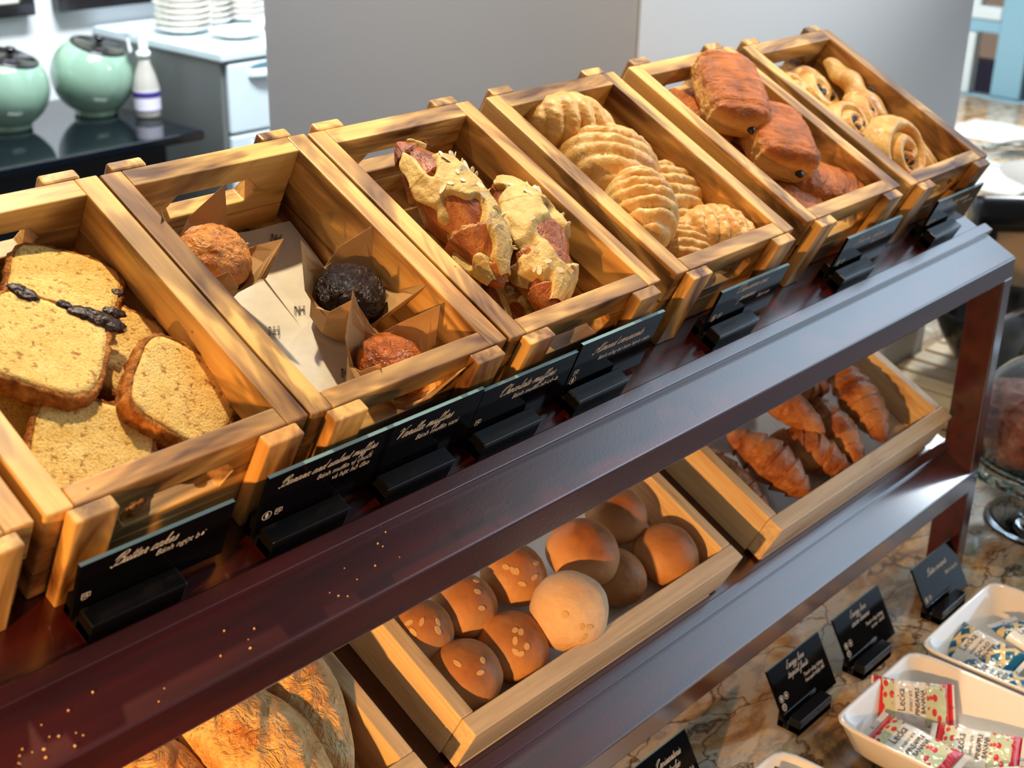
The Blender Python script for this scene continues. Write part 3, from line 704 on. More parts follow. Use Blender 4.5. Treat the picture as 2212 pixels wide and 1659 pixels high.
# copperplate-like lettering drawn with strokes (x-height 1)
GL = {'a': '1.15 0,0 .35,.75 .75,1 .45,1 .15,.6 .2,.1 .5,0 .8,.5 .95,1 .85,.3 1,0 1.15,.1',
'b': '1 0,0 .4,1.2 .55,2.1 .4,2.2 .3,1.6 .25,.5 .35,0 .7,.1 .85,.6 .65,.95 .75,.85 1,.8',
'c': '.9 0,0 .3,.6 .7,1 .5,1 .2,.6 .25,.1 .6,0 .9,.3', 'd': '1.2 0,0 .35,.75 .75,1 .4,1 .15,.5 .25,.05 .6,.2 .9,1 1.1,2.2 .95,1 .9,.2 1.05,0 1.2,.1',
'e': '.9 0,0 .4,.4 .7,.8 .55,1 .3,.8 .25,.25 .5,0 .9,.3', 'f': '.8 0,0 .4,.8 .8,2 .7,2.2 .5,1.6 .3,0 .1,-1 .2,-1.1 .45,-.4 .4,0 .8,.2',
'g': '1.15 0,0 .35,.75 .75,1 .4,1 .15,.5 .3,.05 .65,.3 .9,1 .7,-.3 .4,-1.1 .1,-.9 .5,-.3 1.15,.2',
'h': '1.1 0,0 .45,1.3 .65,2.1 .5,2.2 .35,1.4 .15,0 .4,.7 .75,1 .85,.7 .75,.1 .9,0 1.1,.2', 'i': '.6 0,0 .3,.6 .4,1 .25,.3 .4,0 .6,.2|.52,1.5 .6,1.6',
'k': '1 0,0 .45,1.3 .65,2.1 .5,2.2 .35,1.4 .15,0 .4,.7 .75,1 .65,.6 .35,.5 .7,.1 1,.15', 'l': '.65 0,0 .35,1 .6,2 .5,2.2 .35,1.5 .25,.3 .4,0 .65,.2',
'm': '1.45 0,0 .25,.8 .4,1 .2,0 .5,.8 .75,1 .75,.7 .6,0 .9,.8 1.15,1 1.15,.6 1.1,.1 1.25,0 1.45,.2', 'n': '1.05 0,0 .25,.8 .4,1 .2,0 .5,.8 .75,1 .8,.6 .7,.1 .85,0 1.05,.2',
'o': '.95 0,0 .3,.7 .6,1 .25,.9 .1,.4 .35,0 .7,.3 .7,.8 .5,1 .7,.8 .95,.85', 'p': '1 0,0 .3,.8 .4,1 .1,-1.1 .35,.4 .65,1 .85,.7 .7,.1 .4,.1 .75,0 1,.2',
'r': '.85 0,0 .25,.8 .35,1.15 .45,.95 .65,.95 .55,.5 .55,.1 .7,0 .85,.2', 's': '.75 0,0 .4,.9 .45,1.1 .6,.5 .5,.05 .15,.05 .5,0 .75,.2',
't': '.65 0,0 .35,1 .5,1.8 .3,.4 .4,0 .65,.2|.1,1.15 .75,1.28', 'u': '1.1 0,0 .2,.7 .3,1 .2,.2 .4,0 .7,.5 .85,1 .75,.2 .9,0 1.1,.2',
'w': '1.25 0,0 .2,.7 .3,1 .2,.2 .4,0 .65,.5 .7,.9 .65,.2 .85,0 1.1,.5 1.1,1 1.25,.85', 'x': '.9 0,0 .3,.9 .5,.7 .45,.2 .65,0 .9,.2|.85,1 .1,0',
'y': '1.05 0,0 .2,.7 .3,1 .2,.3 .4,.1 .7,.5 .85,1 .6,-.3 .3,-1.1 .05,-.9 .5,-.3 1.05,.2', ' ': '.7',
'B': '1.7 -.4,.2 .1,-.1 .5,1 .8,2.3 .3,1.9 -.2,1.2 .2,2.1 1.2,2.5 1.6,2.1 1.2,1.5 .8,1.35 1.4,1.2 1.5,.5 1,0 .4,.1 1.6,.1',
'V': '1.5 -.2,1.8 .1,2.3 .5,2.1 .5,1 .4,0 .9,1.2 1.6,2.4 1.9,2.3', 'C': '1.5 -.3,1.2 0,1.9 .9,2.5 1.4,2.3 .9,1.9 .3,1.2 .2,.3 .7,0 1.4,.3',
'A': '1.7 -.5,.3 -.1,-.1 .5,.8 1.3,2.5 1.2,1.2 1.2,.1 1.5,0 1.7,.2|-.3,.8 .3,1.4 .5,1 1.5,.9', 'P': '1.4 -.2,0 .3,1 .8,2.3|-.3,1.6 .2,2.3 1.2,2.5 1.6,2 1.1,1.3 .6,1.2',
'E': '1.4 1.2,2.1 1.1,2.4 .6,2.3 .4,1.8 .9,1.35 .3,1.1 .1,.4 .6,0 1.4,.4'}
def script_mesh(txt, unit, maxw, shear=.5, wd=.17):
    tot = sum(float(GL[c].split()[0]) for c in txt); unit = min(unit, maxw/tot); g = MB(); x0 = -tot/2
    for c in txt:
        w_, _, rest = GL[c].partition(' ')
        for st in (rest.split('|') if rest else []):
            P = [Vector((float(q.split(',')[0]), float(q.split(',')[1]))) for q in st.split()]
            Q = [P[0]]+P+[P[-1]]; pts = []
            for i in range(1, len(Q)-2):
                a, b_, c_, d = Q[i-1:i+3]
                for k in range(5):
                    t_ = k/5; pts.append(.5*((2*b_)+(c_-a)*t_+(2*a-5*b_+4*c_-d)*t_*t_+(3*b_-a-3*c_+d)*t_**3))
            pts.append(P[-1]); n = len(g.v)
            pts = [Vector(((p.x+x0+shear*p.y)*unit, p.y*unit)) for p in pts]
            for i, p in enumerate(pts):
                d = (pts[min(i+1, len(pts)-1)]-pts[max(i-1, 0)]); d = d.normalized() if d.length > 0 else Vector((1, 0))
                ww = unit*wd*(.55+.65*max(0, -d.y)) *.5+unit*.02; nn = Vector((-d.y, d.x))*ww
                g.v += [(p.x+nn.x, p.y+nn.y, 0), (p.x-nn.x, p.y-nn.y, 0)]
            for i in range(len(pts)-1): g.f.append((n+2*i, n+2*i+1, n+2*i+3, n+2*i+2))
        x0 += float(w_)
    m = bpy.data.meshes.new('script'); m.from_pydata(g.v, [], g.f); m.update(); return m
# ---------------------------------------------------------------- name cards
def icons(kind):
    g = MB()
    def ring(cx, cy, r, w_):
        n = len(g.v); k = 24
        for rr in (r, r-w_):
            for i in range(k): g.v.append((cx+rr*math.cos(i*2*PI/k), cy+rr*math.sin(i*2*PI/k), 0))
        for i in range(k): j = (i+1) % k; g.f.append((n+i, n+j, n+k+j, n+k+i))
    def drop(cx, cy, r):
        n = len(g.v); k = 14
        for i in range(k):
            a = i*2*PI/k; g.v.append((cx+r*.5*math.cos(a), cy+r*.95*math.sin(a), 0))
        g.f.append(tuple(range(n, n+k)))
    def cup(cx, cy):
        w_ = .0005
        g.box(cx-.003, cx+.0015, cy+.0025, cy+.003, 0, 1e-5); g.box(cx-.003, cx-.0025, cy-.002, cy+.003, 0, 1e-5)
        g.box(cx+.001, cx+.0015, cy-.002, cy+.003, 0, 1e-5); g.box(cx-.0025, cx+.001, cy-.003, cy-.0025, 0, 1e-5)
        g.box(cx-.002, cx+.0006, cy-.0006, cy, 0, 1e-5); g.box(cx-.002, cx+.0006, cy+.001, cy+.0015, 0, 1e-5)
        g.box(cx+.0015, cx+.0034, cy+.0022, cy+.0027, 0, 1e-5); g.box(cx+.003, cx+.0034, cy-.001, cy+.0025, 0, 1e-5); g.box(cx+.0015, cx+.0034, cy-.0015, cy-.001, 0, 1e-5)
    if 'n' in kind: ring(.0075, .0035, .0042, .0006); drop(.0075, .0035, .0028)
    if 'c' in kind: cup(.0175 if 'n' in kind else .0075, .0035)
    if 'v' in kind: cup(.0075, .0125)
    if 's' in kind: ring(.0075, .0125, .0042, .0006); drop(.0075, .0125, .0028); ring(.0175, .0125, .0042, .0006); drop(.0175, .0125, .0024); ring(.0075, .0025, .0042, .0006); cup(.0078, .0022)
    return g.me()
def card(M, W, H, title, subs, kind, label, name='name_card', tsize=.0125, ssize=.0075, tx=.5, ty=.60, sxr=.93, sy=.36, hold=.070, hoff=.003, lean=0, g=None):
    t = thing(name, label, 'sign', M, g)
    L = Matrix.Rotation(-lean, 4, 'X') @ Matrix.Rotation(PI/2, 4, 'X')      # card face frame: x right, y up, z toward viewer
    e = MB().box(0, W, 0, H, -.0030, 0)
    me = e.me(); o = add('acrylic_plate', me, [BLK, EDGE], t, L)
    for p in me.polygons:
        if abs(p.normal.y) > .9 and p.center.y > H*.5: p.material_index = 1
    F = L @ Matrix.Translation((0, 0, .00025))
    y0 = .018; hh = H-y0
    ls = title if isinstance(title, (list, tuple)) else [title]
    for i, s_ in enumerate(ls):
        me = script_mesh(s_, tsize*.335, W*(.80 if len(ls) == 1 else .62))
        add('script_lettering', me, WTXT, t, F @ Matrix.Translation((W*tx-.001, y0+hh*ty-i*tsize*1.0, 0)))
    for i, s_ in enumerate(subs):
        me = text_mesh(s_, ssize, .3, 'RIGHT', 0, .92)
        add('printed_lettering', me, WTXT, t, F @ Matrix.Translation((W*sxr, y0+hh*sy-i*ssize*1.05, 0)))
    add('printed_icons', icons(kind), WTXT, t, F @ Matrix.Translation((0, .0165, 0)))
    # holder block in front of and behind the plate
    hb = MB().box(hoff, hoff+hold, -.0165, -.0015, -.0065, .0125).box(hoff, hoff+hold, .0045, .0130, -.0065, .0125).box(hoff, hoff+hold, -.0165, .0130, -.0068, .0030)
    add('holder_block', hb.me(), HOLD, t, bevel=.0008)
    return t
def tcard(u, ntop, title, subs, kind, label, W=.1145, **k):
    H = ntop-(-.081)
    M = T @ Matrix.Translation((u, -.0272, -.0782))
    return card(M, W, H+.0, title, subs, kind, label, g='black acrylic name cards along the upper shelf', lean=.075, **k)
tcard(-.1885, -.030, 'Butter cakes', ['Bánh ngọt bơ'], 'c', 'black name card reading Butter cakes on the upper shelf', tx=.42, sxr=.82)
tcard(-.0478, -.0215, 'Banana and walnut muffins', ['Bánh muffin vị chuối', 'và hạt hồ đào'], 'nc', 'black name card reading Banana and walnut muffins', tsize=.0105, ssize=.0068, tx=.5, ty=.66, sxr=.86, sy=.44)
tcard(.0600, -.0215, 'Vanilla muffins', ['Bánh muffin vani'], '', 'black name card reading Vanilla muffins', W=.102, tx=.42, sxr=.80)
tcard(.1630, -.025, 'Chocolate muffins', ['Bánh muffin sô-cô-la'], 'c', 'black name card reading Chocolate muffins', tx=.5, sxr=.86)
tcard(.2805, -.019, 'Almond croissants', ['Bánh sừng bò kem hạnh nhân'], 'nv', 'black name card reading Almond croissants', tx=.5, ssize=.0066, sxr=.93)
tcard(.492, -.028, ['Chaussons aux', 'pommes'], ['Bánh táo'], 'nc', 'black name card reading Chaussons aux pommes', W=.119, ty=.72, sy=.16, tx=.48, sxr=.86, ssize=.0068)
tcard(.7285, -.027, 'Pains au chocolat', ['Bánh sô-cô-la'], 'nc', 'black name card reading Pains au chocolat', W=.121, tx=.48, sxr=.86)
tcard(.9430, -.0300, 'Pains aux raisins', ['Bánh nho'], 'nc', 'black name card at the right end reading Pains aux raisins', W=.121, tx=.48, sxr=.9)
def ccard(x, yf, title, subs, kind, label, **k):
    # foot of the plate sits in the block; block front at yf
    M = wrl(x, yf+.0165, CZ+.0068)
    k.setdefault('tsize', .0105)
    return card(M, .113, .066, title, subs, kind, label, g='black acrylic name cards standing on the stone counter', lean=.52, hoff=.001, **k)
ccard(.628, -.0745, ['Energy bars', 'tropical fruits'], ['Thanh năng lượng', 'hoa quả nhiệt đới'], 's', 'black name card reading Energy bars tropical fruits, leaning in its block', tx=.48, ty=.74, sy=.30, ssize=.0062, sxr=.9)
ccard(.7745, -.0755, ['Energy bars', 'cacao banana'], ['Thanh năng lượng', 'ca cao - chuối'], 's', 'black name card reading Energy bars cacao banana, bluish reflection on it', tx=.48, ty=.74, sy=.30, ssize=.0062, sxr=.9)
ccard(.952, -.090, 'Butter croissants', ['Bánh sừng bò'], 'nc', 'black name card reading Butter croissants beside the rack post', tx=.5, ty=.56, sy=.28, ssize=.0068, sxr=.93)
ccard(.366, -.066, ['Croissanterie', 'pistachio'], ['Bánh sừng bò'], '', 'black name card reading Croissanterie pistachio, cut off by the bottom edge', tx=.66, ty=.62, sy=.12, tsize=.011)

# ---------------------------------------------------------------- porcelain dishes
def dish(x0, x1, y0, y1, zt, label, tap=.030, painted=False):
    t = thing('porcelain_dish', label, 'dish', wrl((x0+x1)/2, (y0+y1)/2, CZ), 'white rectangular dishes on the counter')
    W, D, H = x1-x0, y1-y0, zt-CZ
    def rr(w_, d_, r, a):
        an = a*2*PI; k = 14
        c, s_ = math.cos(an), math.sin(an); q = 1/((abs(c)**k+abs(s_)**k)**(1/k)); return q*c*w_/2, q*s_*d_/2
    prof = [(tap+.006, 0), (tap, .0), (tap*.55, H*.28), (.003, H*.9), (0, H), (.003, H+.0006), (.006, H-.002), (tap*.6+.005, H*.35), (tap+.006, .006), (tap+.012, .005)]
    def f(a, b):
        off, z = prof[round(b*(len(prof)-1))]
        x, y = rr(W-2*off, D-2*off, 0, a); return (x, y, z)
    o = add('dish_body', MB().grid(f, 96, len(prof)-1, True, True, True).me(), PORC, t, smooth=True)
    return t
d1 = dish(.612, .803, -.46, -.118, -.531, 'white dish of pineapple banana energy bites with painted sprig on its side')
def sprig(parent, M):
    g = MB(); rn = random.Random(4)
    def leaf(x, y, a, l, w_):
        n = len(g.v); c, s_ = math.cos(a), math.sin(a)
        for px, py in ((0, 0), (l*.5, w_), (l, 0), (l*.5, -w_)): g.v.append((x+px*c-py*s_, y+px*s_+py*c, 0))
        g.f.append((n, n+1, n+2, n+3))
    for i in range(13):
        x = -.002+i*.0016; y = -.0006*i+.0002*i*i*.2
        for sg in (-1, 1): leaf(x, y, sg*(1.1-.03*i)+(.0), .0052-.00025*i, .0005)
    leaf(-.014, .003, -.2, .016, .0004)
    for i in range(9): leaf(.022+i*.003, -.009-.002*rn.random()-.0009*i, rn.uniform(-1, 1), .0035, .0009)
    for i in range(4): leaf(-.016+i*.003, -.017-.001*i, .2, .0016, .0007)
    add('painted_sprig', g.me(), plain('dark_sprig_paint', (58, 34, 22), .4), parent, M)
sprig(d1, Matrix.Translation((-.0925, .065, .036)) @ Matrix.Rotation(R(-90), 4, 'Z') @ Matrix.Rotation(R(63), 4, 'X'))
d2 = dish(.812, 1.02, -.40, -.120, -.531, 'white dish of blue cacao banana energy bites behind the pineapple dish')
d3 = dish(.33, .560, -.40, -.088, -.551, 'small shallow white dish with serving fork, at the bottom edge', .018)

# sachets
def wrapper_mat(name, bgc, c1, c2, mode):
    m, t, b = mat(name); tc = N(t, 'ShaderNodeTexCoord'); sp = N(t, 'ShaderNodeSeparateXYZ'); t.links.new(tc.outputs['Object'], sp.inputs[0])
    if mode == 'fruit':
        mp = N(t, 'ShaderNodeMapping'); mp.inputs['Scale'].default_value = (1.6, 1, 0); t.links.new(tc.outputs['Object'], mp.inputs[0])
        vo = N(t, 'ShaderNodeTexVoronoi'); vo.inputs['Scale'].default_value = 92; vo.inputs['Randomness'].default_value = .7; t.links.new(mp.outputs[0], vo.inputs['Vector'])
        c = mixc(t, ramp(t, vo.outputs['Distance'], [(.0, (1, 1, 1, 1)), (.40, (1, 1, 1, 1)), (.44, (0, 0, 0, 1))]), bgc, c1)
    else:
        def stripes(ang):
            mp = N(t, 'ShaderNodeMapping'); mp.inputs['Rotation'].default_value = (0, 0, ang); t.links.new(tc.outputs['Object'], mp.inputs[0])
            wv = N(t, 'ShaderNodeTexWave'); wv.inputs['Scale'].default_value = 19; wv.inputs['Distortion'].default_value = 1.2; t.links.new(mp.outputs[0], wv.inputs['Vector'])
            return ramp(t, wv.outputs['Fac'], [(.70, (0, 0, 0, 1)), (.76, (1, 1, 1, 1))])
        mx = N(t, 'ShaderNodeMath', operation='MAXIMUM'); t.links.new(stripes(R(40)), mx.inputs[0]); t.links.new(stripes(R(-38)), mx.inputs[1])
        c = mixc(t, mx.outputs[0], c1, bgc)
    ab = N(t, 'ShaderNodeMath', operation='ABSOLUTE'); t.links.new(sp.outputs['X'], ab.inputs[0])
    # white label in the middle, coloured band near both ends, silver crimp
    gt = lambda o, v: (lambda n: (t.links.new(o, n.inputs[0]), setattr(n.inputs[1], 'default_value', v), n.outputs[0])[2])(N(t, 'ShaderNodeMath', operation='GREATER_THAN'))
    off = N(t, 'ShaderNodeMath', operation='ADD'); t.links.new(sp.outputs['X'], off.inputs[0]); off.inputs[1].default_value = .0055
    ab2 = N(t, 'ShaderNodeMath', operation='ABSOLUTE'); t.links.new(off.outputs[0], ab2.inputs[0])
    c = mixc(t, gt(ab2.outputs[0], .0172), (238, 236, 228), c)
    c = mixc(t, gt(ab.outputs[0], .0360), c, c2)
    c = mixc(t, gt(ab.outputs[0], .0450), c, (225, 222, 218))
    t.links.new(c, b.inputs['Base Color']); b.inputs['Roughness'].default_value = .2; b.inputs['Coat Weight'].default_value = .4
    n = noi(t, coords(t, (40, 130, 40)), 1, 3); bump(t, b, n, .4, .0015)
    return m
WPR = wrapper_mat('pineapple_wrapper', (206, 216, 176), (214, 62, 70), (206, 44, 56), 'fruit')
WBL = wrapper_mat('cacao_wrapper', (226, 200, 146), (22, 102, 138), (18, 98, 140), 'lattice')
DINK = plain('wrapper_print', (46, 42, 44), .5)
def sachet(x, y, z, yaw, pit, rol, m, l2, label, seed, txt=True, s_=1):
    t = thing('energy_bite', label, 'snack', wrl(x, y, z, yaw, pit, rol), 'wrapped energy bites in the white dishes')
    L, W, H = .074*s_, .043*s_, .013*s_
    def top(a, b, sg=1):
        X_ = (a-.5); Y_ = (b-.5)
        ex = max(0, 1-(abs(X_)*2/.84)**4) if abs(X_)*2 < .84 else 0; ey = max(0, 1-(abs(Y_)*2)**3)
        h = (ex*ey)**.5*H*.5
        zig = .0006*((int(b*40) % 2)*2-1)*(1 if a in (0, 1) else 0)
        return (X_*L+zig*(1 if X_ > 0 else -1), Y_*W*(1-.05*ex), sg*(h+.0002)+.0011*nz((X_*14, Y_*10, 0), 1, 3, seed)*ex)
    g = MB().grid(lambda a, b: top(a, b), 60, 40).grid(lambda a, b: top(a, b, -1), 60, 40)
    me = g.me(); bm = bmesh.new(); bm.from_mesh(me); bmesh.ops.remove_doubles(bm, verts=bm.verts, dist=.0005)
    bm.to_mesh(me); bm.free()
    add('wrapper', me, m, t, smooth=True)
    if txt:
        def put(s1, sz, px, py, sh=0, al='CENTER', bo=0):
            me = text_mesh(s1, sz*s_, sh, al, bo, .95)
            bm = bmesh.new(); bm.from_mesh(me)
            for v in bm.verts:
                p = Matrix.Rotation(PI/2, 4, 'Z') @ Vector((v.co.x, v.co.y, 0)) + Vector((px*s_, py*s_, 0))
                q = top(min(max(p.x/L+.5, 0), 1), min(max(p.y/W+.5, 0), 1)); v.co = (p.x, p.y, q[2]+.0005)
            bm.to_mesh(me); bm.free(); add('printed_lettering', me, DINK, t)
        put('Lecka', .0095, -.0095, 0); put('ENERGY BITE', .0034, -.0030, 0, .2)
        put(l2, .0056, .0035, 0, .1, bo=.0001); put('BANANA', .0056, .0085, 0, .1, bo=.0001)
    return t
sachet(.728, -.160, -.549, -52, 4, 38, WPR, 'PINEAPPLE', 'pink and white pineapple energy bite propped in the back corner of the dish', 1, s_=1.28)
sachet(.655, -.196, -.552, -91, 3, 8, WPR, 'PINEAPPLE', 'pink and white pineapple energy bite lying along the front wall of dish', 2, s_=1.42)
sachet(.712, -.245, -.561, -72, -6, 16, WPR, 'PINEAPPLE', 'crumpled pink pineapple energy bite behind the front one', 3, s_=1.38)
sachet(.672, -.305, -.552, -42, 0, 4, WPR, 'PINEAPPLE', 'pink pineapple energy bite at the bottom right corner of the photo', 4, s_=1.38)
sachet(.882, -.172, -.553, -100, 0, 22, WBL, 'CACAO', 'blue and cream cacao energy bite nearest the back of its dish', 5, s_=1.38)
sachet(.935, -.215, -.545, -104, 6, -8, WBL, 'CACAO', 'blue and cream cacao energy bite tilted up at the right edge', 6, s_=1.38)
sachet(.846, -.205, -.560, -88, 0, 6, WBL, 'CACAO', 'blue and cream cacao energy bite lying nearest the pineapple dish', 7, s_=1.38)
sachet(.885, -.285, -.562, -60, 4, 6, WBL, 'CACAO', 'crumpled blue cacao energy bite at the right edge of the photo', 8, s_=1.38)

t = thing('serving_fork', 'steel serving fork lying in the shallow dish at the bottom edge', 'fork', wrl(.520, -.135, -.545, -80, 2, 0))
def fk(a, b):
    x = b*.20; wd = .004+.022*math.exp(-((b-.16)/.13)**2); y = (a-.5)*2*wd; return (x, y, .010*math.cos(min(b*5, PI))*-.6+.9*(y*y)*8)
mfk = add('fork_head', MB().grid(fk, 16, 40).me(), STEEL, t, smooth=True); so = mfk.modifiers.new('s', 'SOLIDIFY'); so.thickness = .0016
for k in range(3):
    add('tine', MB().box(-.030, .008, -.010+k*.008, -.006+k*.008, -.006, -.0045).me(), STEEL, t, bevel=.0005)

# ---------------------------------------------------------------- right hand side of the counter
# glass cake stand, its loaf and cover
SX, SY = 1.315, -.080
t = thing('glass_cake_stand', 'clear glass cake stand with scalloped rim at the right edge', 'cake stand', wrl(SX, SY, CZ))
prof = [(0, .001), (.070, .001), (.086, .0), (.088, .003), (.074, .008), (.040, .016), (.018, .032), (.013, .060), (.016, .082), (.040, .102), (.120, .108), (.120, .113), (0, .113)]
add('foot_and_stem', MB().lathe(prof, 56).me(), GLASS, t, smooth=True)
def rim(a, b):
    an = a*2*PI; th = b*2*PI; r = .139+.0035*math.cos(an*26); rr = .010
    return ((r+rr*1.4*math.cos(th))*math.cos(an), (r+rr*1.4*math.cos(th))*math.sin(an), .108+rr*.55*math.sin(th)+.0015*math.cos(an*26))
add('scalloped_rim', MB().grid(rim, 208, 12, True).me(), glass('blue_tinted_glass', (.62, .9, .96, 1)), t, smooth=True)
t = thing('fruit_loaf', 'brown baked fruit loaf on the glass cake stand', 'cake', wrl(SX-.01, SY+.03, CZ+.1135, 20))
def lf(a, b):
    an = a*2*PI; el = b*PI/2; c, s_ = math.cos(an), math.sin(an); q = 1/((abs(c)**3+abs(s_)**3)**(1/3))
    k = 1+.06*nz((c*math.cos(el)*3, s_*math.cos(el)*3, el*2), 1.4, 4, 5)
    return (q*c*.075*math.cos(el)**.5*k, q*s_*.115*math.cos(el)**.5*k, .095*math.sin(el)**.8*k)
add('loaf_body', MB().grid(lf, 90, 40, True, True).me(), baked('fruit_loaf_crust', [(.3, (104, 48, 34)), (.55, (160, 88, 66)), (.75, (196, 140, 122))], 70, .5, 200, .8, .002), t, smooth=True)
def dome(name, x, y, z, r, h, label):
    t = thing('glass_dome', label, 'glass cover', wrl(x, y, z))
    pr = [(r, 0), (r, h*.35)]+[(r*math.cos(k*PI/20), h*.35+h*.65*math.sin(k*PI/20)) for k in range(1, 10)]+[(0.0001, h)]
    pi_ = [(a-.002 if a > .003 else 0, b_-.002 if b_ > .01 else b_) for a, b_ in pr][::-1]
    add('cover', MB().lathe(pr+pi_, 64).me(), GLASS, t, smooth=True)
    kp = [(0, h-.001), (.006, h), (.007, h+.008), (.018, h+.018), (.020, h+.026), (.012, h+.034), (0, h+.036)]
    add('knob', MB().lathe(kp, 24).me(), GLASS, t, smooth=True)
dome('d', SX, SY, CZ+.1135, .128, .155, 'clear glass dome covering the fruit loaf on its stand')
dome('d', 1.66, .10, CZ+.0, .105, .20, 'tall clear glass dome standing behind the rack post')

# slatted wooden board with black bowl
t = thing('slatted_board', 'pale wooden slatted board beside the column, under the black bowl', 'board', wrl(0, 0, CZ))
for k in range(8):
    add('slat', MB().prism([(.358, .003), (.358, .015), (-.04, .015), (-.04, .003)], 1.513+k*.0585, 1.513+k*.0585+.051, 0).me(), PW_[1], t, bevel=.003)
for y in (.02, .29): add('cross_bar', MB().box(1.52, 1.97, y, y+.03, 0, .003).me(), PW_[0], t)
def bowl(x, y, z, r, h, m, label, name='serving_bowl'):
    t = thing(name, label, 'bowl', wrl(x, y, z))
    pr = [(0, 0), (r*.42, 0), (r*.55, h*.12), (r*.85, h*.5), (r*.99, h*.93), (r, h), (r*.97, h*1.0), (r*.94, h*.92), (r*.80, h*.5), (r*.5, h*.16), (0, h*.1)]
    add('bowl_body', MB().lathe(pr, 56).me(), m, t, smooth=True, sub=1)
    add('foot_ring', MB().lathe([(r*.36, -.0), (r*.42, -.0), (r*.42, .004), (r*.36, .004)], 40).me(), m, t)
BB = plain('black_bowl_glaze', (22, 20, 20), .16)
bowl(1.80, .215, CZ+.0155, .128, .125, BB, 'deep black bowl standing on the slatted wooden board')
bowl(1.52, -.07, CZ, .07, .16, BB, 'small black bowl at the right edge behind the glass covers')

# black cushioned rail with woven panel behind the rack end
t = thing('woven_seat', 'beige woven panel with round black padded rail, right of the rack', 'chair', wrl(2.02, .23, -.335))
def cyl(r, x0, x1, n=40):
    k = 10
    pr = [(0, x0), (r*.8, x0+.0), (r*.95, x0+.006), (r, x0+.02), (r, x1-.02), (r*.95, x1-.006), (r*.8, x1), (0, x1)]
    return MB().lathe(pr, n)
add('padded_rail', cyl(.036, 0, .75).me(), plain('black_leather', (14, 15, 22), .3), t, Matrix.Translation((-.065, .14, 0)) @ Matrix.Rotation(R(-49), 4, 'Z') @ Matrix.Rotation(PI/2, 4, 'Y'), smooth=True)
wm, wt, wb = mat('woven_cane'); v = coords(wt, (1, 1, 1), False); ck = N(wt, 'ShaderNodeTexWave'); ck.inputs['Scale'].default_value = 90; wt.links.new(v, ck.inputs['Vector'])
ck2 = N(wt, 'ShaderNodeTexWave', bands_direction='Z'); ck2.inputs['Scale'].default_value = 90; wt.links.new(v, ck2.inputs['Vector'])
c_ = mixc(wt, .5, ck.outputs['Color'], ck2.outputs['Color'], 'MULTIPLY'); wt.links.new(ramp(wt, c_, [(.05, (150, 132, 110)), (.5, (196, 178, 152))]), wb.inputs['Base Color']); wb.inputs['Roughness'].default_value = .8
add('woven_panel', MB().box(-.02, .62, -.008, .008, -.245, -.03).me(), wm, t, Matrix.Translation((.0, .10, 0)) @ Matrix.Rotation(R(-49), 4, 'Z'))
add('frame_post', MB().box(-.035, -.012, -.012, .012, -.248, 0).me(), SIDEC, t, Matrix.Translation((.0, .10, 0)) @ Matrix.Rotation(R(-49), 4, 'Z'), bevel=.003)

def plate(x, y, z, r, label, group=None, m=PORC, square=False, cat='plate', par=None):
    t = thing('dinner_plate', label, cat, wrl(x, y, z), group)
    if square:
        add('plate_body', MB().box(-r, r, -r, r, 0, .012).me(), m, t, bevel=.006)
    else:
        pr = [(0, 0), (r*.52, 0), (r*.56, .004), (r*.80, .009), (r*.985, .019), (r, .0215), (r*.97, .0215), (r*.76, .0125), (r*.54, .008), (0, .007)]
        add('plate_body', MB().lathe(pr, 48).me(), m, t, smooth=True)
    return t
plate(3.73, 1.07, CZ, .13, 'bright white square plate on the far end of the counter', square=True)
plate(3.18, .86, CZ, .16, 'white square plate nearer the rack on the far counter', square=True)
plate(2.36, .33, -.35, .15, 'bright white round plate above the black padded rail')
ttt = thing('plate_stand', 'slim dark stand holding the bright round plate beyond rail', 'stand', wrl(2.36, .33, CZ))
add('column_foot', MB().lathe([(0, 0), (.05, 0), (.05, .01), (.015, .02), (.015, -.35-CZ-.012), (.05, -.35-CZ-.001), (0, -.35-CZ-.001)], 24).me(), SIDEC, ttt, smooth=True)
rn = random.Random(5)
for k in range(7):
    t = thing('serving_tongs', 'one of the steel serving tongs heaped on the far counter', 'tongs', wrl(3.45+rn.uniform(-.1, .1), .95-k*.055+rn.uniform(-.02, .02), CZ+.006+.012*(k % 3), rn.uniform(-80, -30)), 'steel tongs heaped on the far counter')
    for s_ in (-1, 1):
        add('arm', MB().grid(lambda a, b, s_=s_: (-.13+.26*a, s_*(.004+.022*a)+.008*(b-.5), .004+.01*math.sin(a*3)+.004*b*s_), 20, 3).me(), plain('tong_steel', (90, 96, 94), .3, 1) if k == 0 and s_ == -1 else bpy.data.materials['tong_steel'], t, smooth=True).modifiers.new('s', 'SOLIDIFY').thickness = .003

